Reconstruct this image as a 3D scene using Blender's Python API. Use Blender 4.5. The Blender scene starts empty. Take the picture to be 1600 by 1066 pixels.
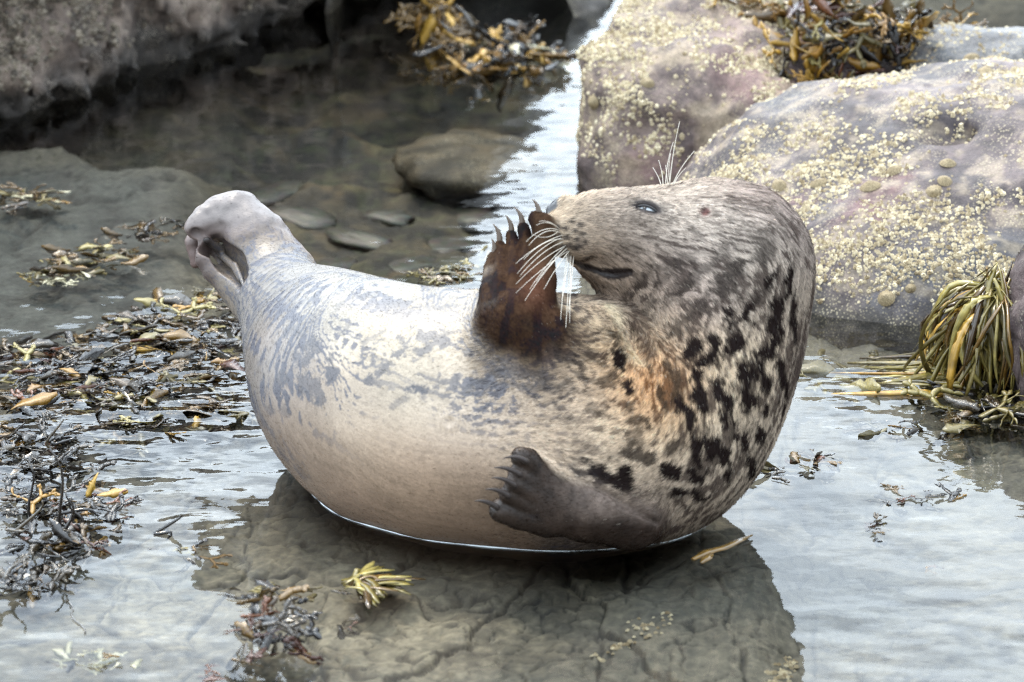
import bpy, math, random
import numpy as np
from mathutils import Vector

R = math.radians
rng = np.random.default_rng(7)
random.seed(7)
scene = bpy.context.scene
COL = scene.collection

# ------------------------------------------------------------------ camera
W, H = 1600.0, 1066.0
PITCH = R(17.0)
HFOV = R(14.0)
DIST = 8.96
FPX = (W / 2) / math.tan(HFOV / 2)
CAM = np.array([0.0, -DIST * math.cos(PITCH), DIST * math.sin(PITCH)])
FWD = np.array([0.0, math.cos(PITCH), -math.sin(PITCH)])
RIGHT = np.array([1.0, 0.0, 0.0])
UP = np.array([0.0, math.sin(PITCH), math.cos(PITCH)])

cam = bpy.data.cameras.new('camera')
cam_ob = bpy.data.objects.new('camera', cam)
COL.objects.link(cam_ob)
cam_ob.location = CAM
cam_ob.rotation_euler = (math.pi / 2 - PITCH, 0, 0)
cam.sensor_fit = 'HORIZONTAL'
cam.sensor_width = 36.0
cam.lens = 18.0 / math.tan(HFOV / 2)
cam.clip_start = 0.1
cam.clip_end = 600.0
cam.dof.use_dof = True
cam.dof.focus_distance = 8.35
cam.dof.aperture_fstop = 4.6
scene.camera = cam_ob

# ------------------------------------------------------------------ sky and sun
SUN_EL, SUN_AZ = R(58.0), R(-28.0)      # azimuth measured from +Y towards +X
world = bpy.data.worlds.new('World')
scene.world = world
world.use_nodes = True
nt = world.node_tree
nt.nodes.clear()


def N(tree, kind, **kw):
    n = tree.nodes.new(kind)
    for k, v in kw.items():
        if k in n.inputs:
            n.inputs[k].default_value = v
        else:
            setattr(n, k, v)
    return n


sky = N(nt, 'ShaderNodeTexSky', sky_type='NISHITA', sun_disc=False, sun_elevation=SUN_EL, sun_rotation=SUN_AZ)
tc = N(nt, 'ShaderNodeTexCoord')
cn = N(nt, 'ShaderNodeTexNoise', Scale=2.6, Detail=7.0, Roughness=0.58)
cmap = N(nt, 'ShaderNodeMapping')
cmap.inputs['Scale'].default_value = (1, 1, 2.6)
nt.links.new(tc.outputs['Generated'], cmap.inputs['Vector'])
nt.links.new(cmap.outputs[0], cn.inputs['Vector'])
ramp = N(nt, 'ShaderNodeValToRGB')
ramp.color_ramp.elements[0].position = 0.30
ramp.color_ramp.elements[1].position = 0.56
nt.links.new(cn.outputs['Fac'], ramp.inputs[0])
cloud = N(nt, 'ShaderNodeMix', data_type='RGBA')
# thin bright cloud, brighter round the veiled sun as real haze is
sdir = (math.cos(SUN_EL) * math.sin(SUN_AZ), math.cos(SUN_EL) * math.cos(SUN_AZ), math.sin(SUN_EL))
dt = N(nt, 'ShaderNodeVectorMath', operation='DOT_PRODUCT')
dt.inputs[1].default_value = sdir
nt.links.new(tc.outputs['Generated'], dt.inputs[0])
mr = N(nt, 'ShaderNodeMapRange')
mr.inputs['From Min'].default_value = -0.6
mr.inputs['From Max'].default_value = 1.0
nt.links.new(dt.outputs['Value'], mr.inputs['Value'])
cmix = N(nt, 'ShaderNodeMix', data_type='RGBA')
cmix.inputs[6].default_value = (9.0, 9.6, 10.1, 1)
cmix.inputs[7].default_value = (49.0, 56.0, 62.5, 1)
nt.links.new(mr.outputs[0], cmix.inputs[0])
nt.links.new(cmix.outputs[2], cloud.inputs[7])
cmul = N(nt, 'ShaderNodeMix', data_type='RGBA', blend_type='MULTIPLY')
cmul.inputs[0].default_value = 1.0
cmul.inputs[7].default_value = (1.9, 1.9, 1.9, 1)
nt.links.new(sky.outputs[0], cmul.inputs[6])
nt.links.new(cmul.outputs[2], cloud.inputs[6])
nt.links.new(ramp.outputs[0], cloud.inputs[0])
bg = N(nt, 'ShaderNodeBackground', Strength=0.09)
nt.links.new(cloud.outputs[2], bg.inputs['Color'])
wo = N(nt, 'ShaderNodeOutputWorld')
nt.links.new(bg.outputs[0], wo.inputs[0])

sun = bpy.data.lights.new('sun', 'SUN')
sun.energy = 2.4
sun.angle = R(10.0)
sun.color = (1.0, 0.88, 0.72)
sun_ob = bpy.data.objects.new('sun', sun)
COL.objects.link(sun_ob)
sd = Vector((math.cos(SUN_EL) * math.sin(SUN_AZ), math.cos(SUN_EL) * math.cos(SUN_AZ), math.sin(SUN_EL)))
sun_ob.rotation_euler = sd.to_track_quat('Z', 'Y').to_euler()
sun_ob.location = sd * 30

scene.view_settings.view_transform = 'Standard'
scene.view_settings.look = 'None'
scene.view_settings.exposure = 0.38
scene.view_settings.gamma = 1.0
scene.cycles.use_denoising = True
scene.cycles.denoising_prefilter = 'NONE'
scene.cycles.denoising_input_passes = 'RGB_ALBEDO_NORMAL'
scene.cycles.filter_width = 1.2
scene.cycles.max_bounces = 8
scene.cycles.transparent_max_bounces = 16
scene.cycles.sample_clamp_indirect = 6.0

# ------------------------------------------------------------------ geometry of the view
# The photograph is only used to measure where things stand: every point below gets a world position.


def ray(px, py):
    px = np.asarray(px, float)
    py = np.asarray(py, float)
    d = FWD + RIGHT * ((px - W / 2) / FPX)[..., None] - UP * ((py - H / 2) / FPX)[..., None]
    return d


def ground(px, py, z=0.0):
    d = ray(px, py)
    t = (z - CAM[2]) / d[..., 2]
    return CAM + d * t[..., None]


def PT(px, py, gy):
    """point seen at (px,py) that stands above the ground row gy"""
    Y = ground(W / 2, gy)[1]
    d = ray(px, py)
    t = (Y - CAM[1]) / d[1]
    return CAM + d * t


def pxm(p):
    """metres per photo pixel at world point p"""
    return float(np.dot(np.asarray(p) - CAM, FWD)) / FPX


def project(P):
    q = P - CAM
    w = q @ FWD
    return W / 2 + FPX * (q @ RIGHT) / w, H / 2 - FPX * (q @ UP) / w


# ------------------------------------------------------------------ numpy noise
def _hash(ix, iy, iz, seed):
    h = (ix.astype(np.int64) * 374761393 + iy.astype(np.int64) * 668265263 + iz.astype(np.int64) * 2147483647 + seed * 974711) & 0xffffffff
    h = ((h ^ (h >> 13)) * 1274126177) & 0xffffffff
    h = ((h ^ (h >> 16)) * 2246822519) & 0xffffffff
    h = h ^ (h >> 15)
    return (h & 0xffffff).astype(np.float32) / 16777216.0


def vnoise(P, scale=1.0, seed=0):
    p = np.asarray(P, np.float32) * np.float32(scale)
    i = np.floor(p)
    f = (p - i).astype(np.float32)
    f = f * f * f * (f * (f * 6 - 15) + 10)
    i = i.astype(np.int64)
    out = 0
    for dx in (0, 1):
        wx = f[:, 0] if dx else 1 - f[:, 0]
        for dy in (0, 1):
            wy = f[:, 1] if dy else 1 - f[:, 1]
            for dz in (0, 1):
                wz = f[:, 2] if dz else 1 - f[:, 2]
                out = out + wx * wy * wz * _hash(i[:, 0] + dx, i[:, 1] + dy, i[:, 2] + dz, seed)
    return out * 2 - 1


def fbm(P, scale=1.0, octaves=4, seed=0, gain=0.5):
    a, s, out = 1.0, scale, 0
    for o in range(octaves):
        out = out + a * vnoise(P, s, seed + o * 17)
        a *= gain
        s *= 2.03
    return out


def sstep(a, b, x):
    t = np.clip((x - a) / (b - a), 0, 1)
    return t * t * (3 - 2 * t)


def voronoi2(x, y, cell, seed=0, jit=0.9):
    """distance to the nearest cell wall, and a random id, on a jittered grid"""
    gx, gy = np.floor(x / cell).astype(np.int64), np.floor(y / cell).astype(np.int64)
    d1 = np.full(x.shape, 9e9)
    d2 = np.full(x.shape, 9e9)
    idv = np.zeros(x.shape)
    for dx in (-1, 0, 1):
        for dy in (-1, 0, 1):
            cx, cy = gx + dx, gy + dy
            hx = _hash(cx, cy, cx * 0, seed)
            hy = _hash(cx, cy, cx * 0 + 5, seed)
            qx = (cx + 0.5 + jit * (hx - 0.5)) * cell
            qy = (cy + 0.5 + jit * (hy - 0.5)) * cell
            d = np.hypot(x - qx, y - qy)
            near = d < d1
            d2 = np.where(near, d1, np.minimum(d2, d))
            idv = np.where(near, hx, idv)
            d1 = np.where(near, d, d1)
    return (d2 - d1), idv


# ------------------------------------------------------------------ signed distance helpers + surface nets
def smin(a, b, k):
    h = np.maximum(k - np.abs(a - b), 0) / k
    return np.minimum(a, b) - h * h * k * 0.25


def smax(a, b, k):
    return -smin(-a, -b, k)


def sph(P, c, r):
    d = P - np.asarray(c, np.float32)
    return np.sqrt(np.einsum('ij,ij->i', d, d)) - np.float32(r)


def ell(P, c, rad, axes=None):
    d = P - np.asarray(c, np.float32)
    if axes is not None:
        d = d @ np.asarray(axes, np.float32).T
    rad = np.asarray(rad, np.float32)
    k0 = np.linalg.norm(d / rad, axis=1)
    k1 = np.linalg.norm(d / (rad * rad), axis=1) + 1e-9
    return k0 * (k0 - 1) / k1


def cone(P, a, b, ra, rb):
    a = np.asarray(a, np.float32)
    ba = (np.asarray(b, np.float32) - a).astype(np.float32)
    t = np.clip(((P - a) @ ba) / (ba @ ba), 0, 1)
    d = (P - a) - t[:, None] * ba
    return np.sqrt(np.einsum('ij,ij->i', d, d)) - (ra + (rb - ra) * t).astype(np.float32)


def chain(P, pts, rad, k=None):
    out = None
    for i in range(len(pts) - 1):
        d = cone(P, pts[i], pts[i + 1], rad[i], rad[i + 1])
        out = d if out is None else (np.minimum(out, d) if k is None else smin(out, d, k))
    return out


def catmull(pts, n):
    """dense Catmull-Rom through rows of pts"""
    pts = np.asarray(pts, float)
    p = np.vstack([2 * pts[0] - pts[1], pts, 2 * pts[-1] - pts[-2]])
    out = []
    for i in range(1, len(p) - 2):
        for t in np.linspace(0, 1, n, endpoint=False):
            a, b, c, d = p[i - 1], p[i], p[i + 1], p[i + 2]
            out.append(0.5 * (2 * b + (c - a) * t + (2 * a - 5 * b + 4 * c - d) * t ** 2 + (3 * b - a - 3 * c + d) * t ** 3))
    out.append(pts[-1])
    return np.array(out)


def evalf(f, P, chunk=400000):
    out = np.empty(len(P), np.float32)
    for i in range(0, len(P), chunk):
        out[i:i + chunk] = f(P[i:i + chunk])
    return out


def mesh_sdf(f, lo, hi, h, slack=1.0, B=8):
    """sparse naive surface nets: vertices (N,3) and quads (M,4)"""
    lo = np.asarray(lo, float)
    nb = np.ceil((np.asarray(hi) - lo) / (h * B)).astype(int)
    bi = np.stack(np.meshgrid(*[np.arange(n) for n in nb], indexing='ij'), -1).reshape(-1, 3)
    c = lo + (bi + 0.5) * h * B
    d = evalf(f, c.astype(np.float32))
    bi = bi[np.abs(d) < h * B * 0.87 * 1.25 * slack + h]
    n1 = B + 1
    off = np.stack(np.meshgrid(*[np.arange(n1)] * 3, indexing='ij'), -1).reshape(-1, 3)
    G = (nb * B + 4).astype(np.int64)
    vs, cid, edges = [], [], []
    for s in range(0, len(bi), 1500):
        blk = bi[s:s + 1500]
        gi = blk[:, None, :] * B + off[None]
        P = (lo + gi.reshape(-1, 3) * h).astype(np.float32)
        D = evalf(f, P).reshape(-1, n1, n1, n1)
        neg = D < 0
        anyneg = np.zeros((len(blk), B, B, B), int)
        for a in (0, 1):
            for b in (0, 1):
                for e in (0, 1):
                    anyneg += neg[:, a:a + B, b:b + B, e:e + B]
        act = (anyneg > 0) & (anyneg < 8)
        idx = np.argwhere(act)
        if len(idx) == 0:
            continue
        acc = np.zeros((len(idx), 3))
        cnt = np.zeros(len(idx))
        cor = {}
        for a in (0, 1):
            for b in (0, 1):
                for e in (0, 1):
                    cor[a, b, e] = D[idx[:, 0], idx[:, 1] + a, idx[:, 2] + b, idx[:, 3] + e]
        for (a, b, e) in cor:
            for ax in range(3):
                q = [a, b, e]
                if q[ax]:
                    continue
                q2 = list(q)
                q2[ax] = 1
                da, db = cor[a, b, e], cor[tuple(q2)]
                m = (da < 0) != (db < 0)
                t = np.where(m, da / np.where(m, da - db, 1), 0)
                pos = np.tile(np.array(q, float), (len(idx), 1))
                pos[:, ax] = t
                acc += pos * m[:, None]
                cnt += m
        g = blk[idx[:, 0]] * B + idx[:, 1:]
        vs.append(lo + (g + acc / cnt[:, None]) * h)
        cid.append((g[:, 0] * G[1] + g[:, 1]) * G[2] + g[:, 2])
        for ax in range(3):
            sl0 = [slice(0, B)] * 3
            sl1 = [slice(0, B)] * 3
            sl1[ax] = slice(1, B + 1)
            n0 = neg[(slice(None),) + tuple(sl0)]
            nn1 = neg[(slice(None),) + tuple(sl1)]
            e = np.argwhere(n0 != nn1)
            ge = blk[e[:, 0]] * B + e[:, 1:]
            edges.append((ax, ge, n0[tuple(e.T)]))
    V = np.vstack(vs)
    ids = np.concatenate(cid)
    order = np.argsort(ids)
    sid = ids[order]
    quads = []
    for ax, ge, inside in edges:
        u, v = (ax + 1) % 3, (ax + 2) % 3
        cells = []
        for du, dv in ((-1, -1), (0, -1), (0, 0), (-1, 0)):
            q = ge.copy()
            q[:, u] += du
            q[:, v] += dv
            cells.append((q[:, 0] * G[1] + q[:, 1]) * G[2] + q[:, 2])
        cells = np.stack(cells, 1)
        k = np.clip(np.searchsorted(sid, cells), 0, len(sid) - 1)
        ok = (sid[k] == cells).all(1)
        qd = order[k]
        qd = np.where(inside[:, None], qd, qd[:, ::-1])
        quads.append(qd[ok])
    F = np.vstack(quads)
    return V, F


def vnormals(V, F):
    n = np.cross(V[F[:, 2]] - V[F[:, 0]], V[F[:, 3]] - V[F[:, 1]])
    out = np.zeros_like(V)
    for k in range(4):
        for ax in range(3):
            out[:, ax] += np.bincount(F[:, k], n[:, ax], len(V))
    return out / (np.linalg.norm(out, axis=1, keepdims=True) + 1e-12)


def smooth(V, F, it=2, lam=0.5):
    e = np.vstack([F[:, [0, 1]], F[:, [1, 2]], F[:, [2, 3]], F[:, [3, 0]]])
    e = np.vstack([e, e[:, ::-1]])
    cnt = np.bincount(e[:, 0], minlength=len(V))[:, None]
    for i in range(it):
        for l in (lam, -lam * 1.03):
            s = np.stack([np.bincount(e[:, 0], V[e[:, 1], ax], len(V)) for ax in range(3)], 1)
            V = V + l * (s / np.maximum(cnt, 1) - V)
    return V


# ------------------------------------------------------------------ object helpers
def link(o, parent=None):
    COL.objects.link(o)
    if parent is not None:
        o.parent = parent
    return o


def np_mesh(name, V, F, mat=None, smooth_shade=True, cols=None):
    V = np.ascontiguousarray(V, np.float32)
    F = np.ascontiguousarray(F, np.int32)
    m = bpy.data.meshes.new(name)
    k = F.shape[1]
    m.vertices.add(len(V))
    m.vertices.foreach_set('co', V.ravel())
    m.loops.add(F.size)
    m.loops.foreach_set('vertex_index', F.ravel())
    m.polygons.add(len(F))
    m.polygons.foreach_set('loop_start', np.arange(0, F.size, k, dtype=np.int32))
    try:
        m.polygons.foreach_set('loop_total', np.full(len(F), k, np.int32))
    except Exception:
        pass
    if smooth_shade:
        m.polygons.foreach_set('use_smooth', np.ones(len(F), bool))
    m.update(calc_edges=True)
    if cols is not None:
        for nm, c in cols.items():
            if c.ndim == 1:
                at = m.attributes.new(nm, 'FLOAT', 'POINT')
                at.data.foreach_set('value', np.ascontiguousarray(c, np.float32))
            else:
                at = m.attributes.new(nm, 'FLOAT_COLOR', 'POINT')
                cc = np.ones((len(V), 4), np.float32)
                cc[:, :3] = c
                at.data.foreach_set('color', cc.ravel())
    if mat is not None:
        m.materials.append(mat)
    return m


def ob(name, mesh, parent=None):
    return link(bpy.data.objects.new(name, mesh), parent)


def tag(o, label=None, cat=None, group=None, kind=None):
    if label:
        o['label'] = label
    if cat:
        o['category'] = cat
    if group:
        o['group'] = group
    if kind:
        o['kind'] = kind
    return o


def empty(name, loc=(0, 0, 0)):
    o = bpy.data.objects.new(name, None)
    o.empty_display_size = 0.1
    link(o)
    o.location = loc
    return o


def mat(name):
    m = bpy.data.materials.new(name)
    m.use_nodes = True
    t = m.node_tree
    b = t.nodes['Principled BSDF']
    return m, t, b


def tube(pts, rad, nseg=6, cap=True):
    """tapered tube through pts -> V, F (quads)"""
    pts = np.asarray(pts, float)
    n = len(pts)
    rad = np.broadcast_to(np.asarray(rad, float), (n,))
    T = np.gradient(pts, axis=0)
    T /= np.linalg.norm(T, axis=1, keepdims=True) + 1e-12
    ref = np.array([0.31, 0.17, 0.93])
    A = np.cross(T, ref)
    A /= np.linalg.norm(A, axis=1, keepdims=True) + 1e-12
    Bn = np.cross(T, A)
    ang = np.linspace(0, 2 * np.pi, nseg, endpoint=False)
    V = pts[:, None, :] + rad[:, None, None] * (np.cos(ang)[None, :, None] * A[:, None, :] + np.sin(ang)[None, :, None] * Bn[:, None, :])
    V = V.reshape(-1, 3)
    i = np.arange(n - 1)[:, None] * nseg
    j = np.arange(nseg)[None]
    j2 = (j + 1) % nseg
    F = np.stack([i + j, i + j2, i + nseg + j2, i + nseg + j], -1).reshape(-1, 4)
    if cap:
        V = np.vstack([V, pts[0], pts[-1]])
        a, b = len(V) - 2, len(V) - 1
        jj = np.arange(0, nseg)
        F = np.vstack([F, np.stack([np.full(nseg, a), (jj + 1) % nseg, jj, jj], 1), np.stack([np.full(nseg, b), (n - 1) * nseg + jj, (n - 1) * nseg + (jj + 1) % nseg, (n - 1) * nseg + (jj + 1) % nseg], 1)])
    return V, F


def fix_tris(V, F):
    return V, F


def poly_mesh(name, V, F, m=None, smooth_shade=True):
    """for small meshes whose quads may have a repeated corner"""
    me = bpy.data.meshes.new(name)
    faces = []
    for f in F:
        g = []
        for v in f:
            if int(v) not in g:
                g.append(int(v))
        if len(g) > 2:
            faces.append(g)
    me.from_pydata([tuple(v) for v in V], [], faces)
    if smooth_shade:
        me.polygons.foreach_set('use_smooth', np.ones(len(me.polygons), bool))
    if m:
        me.materials.append(m)
    me.update()
    return me
# ------------------------------------------------------------------ seabed and water
def axis(*segs):
    out = []
    for a, b_, s in segs:
        out.append(np.arange(a, b_, s))
    out.append(np.array([segs[-1][1]]))
    return np.concatenate(out)


def grid_mesh(xs, ys, zf):
    X, Y = np.meshgrid(xs, ys)
    Z, extra = zf(X.ravel(), Y.ravel())
    V = np.stack([X.ravel(), Y.ravel(), Z], 1)
    nx, ny = len(xs), len(ys)
    i = np.arange(ny - 1)[:, None] * nx
    j = np.arange(nx - 1)[None]
    F = np.stack([i + j, i + j + 1, i + nx + j + 1, i + nx + j], -1).reshape(-1, 4)
    return V, F, extra


def seabed_z(x, y):
    P = np.stack([x, y, x * 0], 1).astype(np.float32)
    fx, fy = project(np.stack([x, y, x * 0], 1))
    w1 = fbm(P, 5.0, 3, 3)
    w2 = fbm(P, 5.0, 3, 8)
    wx, wy = x + 0.035 * w1, y + 0.06 * w2
    e1, id1 = voronoi2(wx * 1.0 + .02 * fbm(P, 16, 2, 90), wy * 0.55 + .02 * fbm(P, 16, 2, 93), 0.066, 3)
    e2, id2 = voronoi2(wx, wy * 0.45, 0.19, 9)
    pool = sstep(440, 330, fy + 40 * w1) * sstep(250, 420, fx) * sstep(930, 800, fx)
    pool = np.maximum(pool, 0.7 * sstep(230, 180, fy + 30 * w1) * sstep(930, 800, fx))
    depth = 0.055 + 0.012 * w1 + 0.19 * pool
    right = sstep(1170, 1280, fx + 20 * w1)
    depth = depth + 0.05 * right * sstep(700, 760, fy)
    slab = (1 - pool)
    z = -depth
    z += slab * 0.005 * (id1 - 0.5) + slab * 0.012 * (id2 - 0.5)
    z -= slab * 0.005 * sstep(0.006, 0.0, e1) + slab * 0.008 * sstep(0.009, 0, e2)
    z += 0.006 * fbm(P, 22, 3, 5)
    z += pool * 0.05 * np.maximum(0, fbm(P, 4, 3, 31))
    far = sstep(2.0, 5.0, np.abs(x)) + sstep(6, 10, y)
    z -= np.clip(far, 0, 1) * 0.4
    crack = np.maximum(sstep(0.0055, 0.001, e1) * (0.35 + 0.65 * sstep(-.2, .3, w2)), sstep(0.008, 0.001, e2)) * slab
    tone = 0.5 + 0.35 * w1 + 0.4 * (id2 - 0.5) + 0.3 * (id1 - 0.5) + 0.45 * fbm(P, 45, 3, 12)
    base = np.array([.085, .077, .060])[None] * (0.55 + 0.9 * np.clip(tone, 0, 1.3))[:, None]
    grey = np.clip(0.5 + 0.8 * fbm(P, 3, 2, 44), 0, 1)[:, None]
    base = base * (1 - 0.5 * grey) + np.array([.075, .078, .072]) * 0.5 * grey
    q1, q2, q3 = fbm(P, 13, 4, 50), fbm(P, 21, 3, 55), fbm(P, 7, 3, 58)
    brown = np.array([.026, .021, .0125]) * (0.35 + 1.3 * np.clip(0.5 + q1, 0, 1.4))[:, None]
    brown = brown + np.array([.016, .020, .007]) * sstep(.1, .6, q2)[:, None] + np.array([.022, .012, .003]) * sstep(.25, .7, q3 + .5 * q1)[:, None]
    base = base * (1 - pool[:, None]) + brown * pool[:, None]
    gsand = (sstep(330, 200, fx) * sstep(560, 480, fy) * sstep(210, 260, fy))[:, None]
    base = base * (1 - gsand) + np.array([.056, .061, .060]) * (0.8 + 0.4 * np.clip(0.5 + fbm(P, 14, 3, 61), 0, 1))[:, None] * gsand
    base = base * (1 - 0.75 * crack[:, None]) * np.array([1.02, .98, .94]) * (1 + .45 * sstep(860, 720, fx) * sstep(800, 880, fy))[:, None]  # front-left floor lightened, sky reflection painted into its tone
    return z, base


xs = axis((-60, -8, 13), (-8, -2.4, 0.4), (-2.4, -0.75, 0.016), (-0.75, 0.75, 0.0042), (0.75, 2.4, 0.016), (2.4, 8, 0.4), (8, 60, 13))
ys = axis((-20, -4, 2), (-4, -2.2, 0.1), (-2.2, -0.6, 0.0056), (-0.6, 5.5, 0.022), (5.5, 12, 0.3), (12, 120, 12))
V, F, c = grid_mesh(xs, ys, seabed_z)
m_bed, t, b = mat('seabed_rock')
a = N(t, 'ShaderNodeAttribute', attribute_name='tone')
tcn = N(t, 'ShaderNodeTexCoord')
nn = N(t, 'ShaderNodeTexNoise', Scale=60.0, Detail=6.0, Roughness=0.65)
t.links.new(tcn.outputs['Object'], nn.inputs['Vector'])
rp = N(t, 'ShaderNodeValToRGB')
rp.color_ramp.elements[0].position = 0.3
rp.color_ramp.elements[0].color = (.55, .55, .55, 1)
rp.color_ramp.elements[1].position = 0.72
rp.color_ramp.elements[1].color = (1.45, 1.42, 1.3, 1)
t.links.new(nn.outputs['Fac'], rp.inputs[0])
mx = N(t, 'ShaderNodeMix', data_type='RGBA', blend_type='MULTIPLY')
mx.inputs[0].default_value = 1
t.links.new(a.outputs['Color'], mx.inputs[6])
t.links.new(rp.outputs[0], mx.inputs[7])
t.links.new(mx.outputs[2], b.inputs['Base Color'])
b.inputs['Roughness'].default_value = 0.8
bp = N(t, 'ShaderNodeBump', Strength=0.5, Distance=0.006)
t.links.new(nn.outputs['Fac'], bp.inputs['Height'])
t.links.new(bp.outputs[0], b.inputs['Normal'])
bed = ob('seabed', np_mesh('seabed', V, F, m_bed, cols={'tone': c}))
tag(bed, 'cracked olive rock floor seen through the shallow water', kind='structure')


def water_z(x, y):
    P = np.stack([x, y, x * 0], 1).astype(np.float32)
    fx, fy = project(np.stack([x, y, x * 0], 1))
    n = fbm(P, 2.2, 2, 71)
    left = sstep(470, 300, fx + 60 * n) * sstep(900, 760, fy) * sstep(400, 500, fy)
    left = np.maximum(left, sstep(660, 460, fx) * sstep(800, 700, fy) * sstep(560, 640, fy) * 0.8)
    rback = sstep(1190, 1260, fx) * sstep(720, 640, fy) * 0.8
    near = sstep(900, 1040, fy) * 0.25
    amp = 0.13 + 0.9 * left + 0.6 * rback + 0.3 * near + 0.22 * sstep(1235, 1340, fx)
    pool = sstep(520, 420, fy) * (0.16 + .25 * sstep(760, 820, fx) * sstep(930, 900, fx))
    amp = np.clip(amp + pool, 0, 1)
    far = np.clip(sstep(2.5, 4, np.abs(x)) + sstep(6, 9, y), 0, 1)
    w = 0.0022 * fbm(P * np.array([0.6, 1.0, 1], np.float32), 11, 2, 21) + 0.0010 * fbm(P, 31, 2, 22)
    z = w * amp * (1 - far)
    return z, amp


xs = axis((-60, -8, 13), (-8, -2.2, 0.5), (-2.2, 2.2, 0.012), (2.2, 8, 0.5), (8, 60, 13))
ys = axis((-20, -4, 4), (-4, -2.2, 0.3), (-2.2, 1.5, 0.012), (1.5, 5.5, 0.03), (5.5, 12, 0.5), (12, 120, 12))
V, F, amp = grid_mesh(xs, ys, water_z)
m_wat, t, b = mat('water_surface')
t.nodes.remove(b)
out = t.nodes['Material Output']
tcn = N(t, 'ShaderNodeTexCoord')
a = N(t, 'ShaderNodeAttribute', attribute_name='ripple')
mp = N(t, 'ShaderNodeMapping')
mp.inputs['Scale'].default_value = (0.7, 1.0, 1.0)
t.links.new(tcn.outputs['Object'], mp.inputs['Vector'])
n1_ = N(t, 'ShaderNodeTexNoise', Scale=16.0, Detail=2.5, Roughness=0.45)
n2_ = N(t, 'ShaderNodeTexNoise', Scale=55.0, Detail=1.0)
t.links.new(mp.outputs[0], n1_.inputs['Vector'])
t.links.new(mp.outputs[0], n2_.inputs['Vector'])
s1 = N(t, 'ShaderNodeMath', operation='MULTIPLY_ADD')
s1.inputs[1].default_value = 0.10
t.links.new(n2_.outputs['Fac'], s1.inputs[0])
t.links.new(n1_.outputs['Fac'], s1.inputs[2])
s2 = N(t, 'ShaderNodeMath', operation='MULTIPLY')
t.links.new(s1.outputs[0], s2.inputs[0])
s3 = N(t, 'ShaderNodeMath', operation='MULTIPLY_ADD')
s3.inputs[1].default_value = 0.0022
s3.inputs[2].default_value = 0.00022
t.links.new(a.outputs['Fac'], s3.inputs[0])
t.links.new(s3.outputs[0], s2.inputs[1])
bp = N(t, 'ShaderNodeBump', Strength=1.0, Distance=1.0)
t.links.new(s2.outputs[0], bp.inputs['Height'])
fr = N(t, 'ShaderNodeFresnel', IOR=1.333)
t.links.new(bp.outputs[0], fr.inputs['Normal'])
gl = N(t, 'ShaderNodeBsdfGlossy', Roughness=0.02)
t.links.new(bp.outputs[0], gl.inputs['Normal'])
tr = N(t, 'ShaderNodeBsdfTransparent', Color=(.87, .88, .865, 1))
ms = N(t, 'ShaderNodeMixShader')
t.links.new(fr.outputs[0], ms.inputs[0])
t.links.new(tr.outputs[0], ms.inputs[1])
t.links.new(gl.outputs[0], ms.inputs[2])
t.links.new(ms.outputs[0], out.inputs['Surface'])
wat = ob('water', np_mesh('water', V, F, m_wat, cols={'ripple': amp}))
tag(wat, 'calm shallow tidal water mirroring a white sky', kind='structure')
# ------------------------------------------------------------------ rocks
def halfspace(P, p, n):
    n = np.asarray(n, np.float32)
    n = n / np.linalg.norm(n)
    return (P - np.asarray(p, np.float32)) @ n


def gp(px, py, z=0.0):
    return ground(px, py, z)


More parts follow.
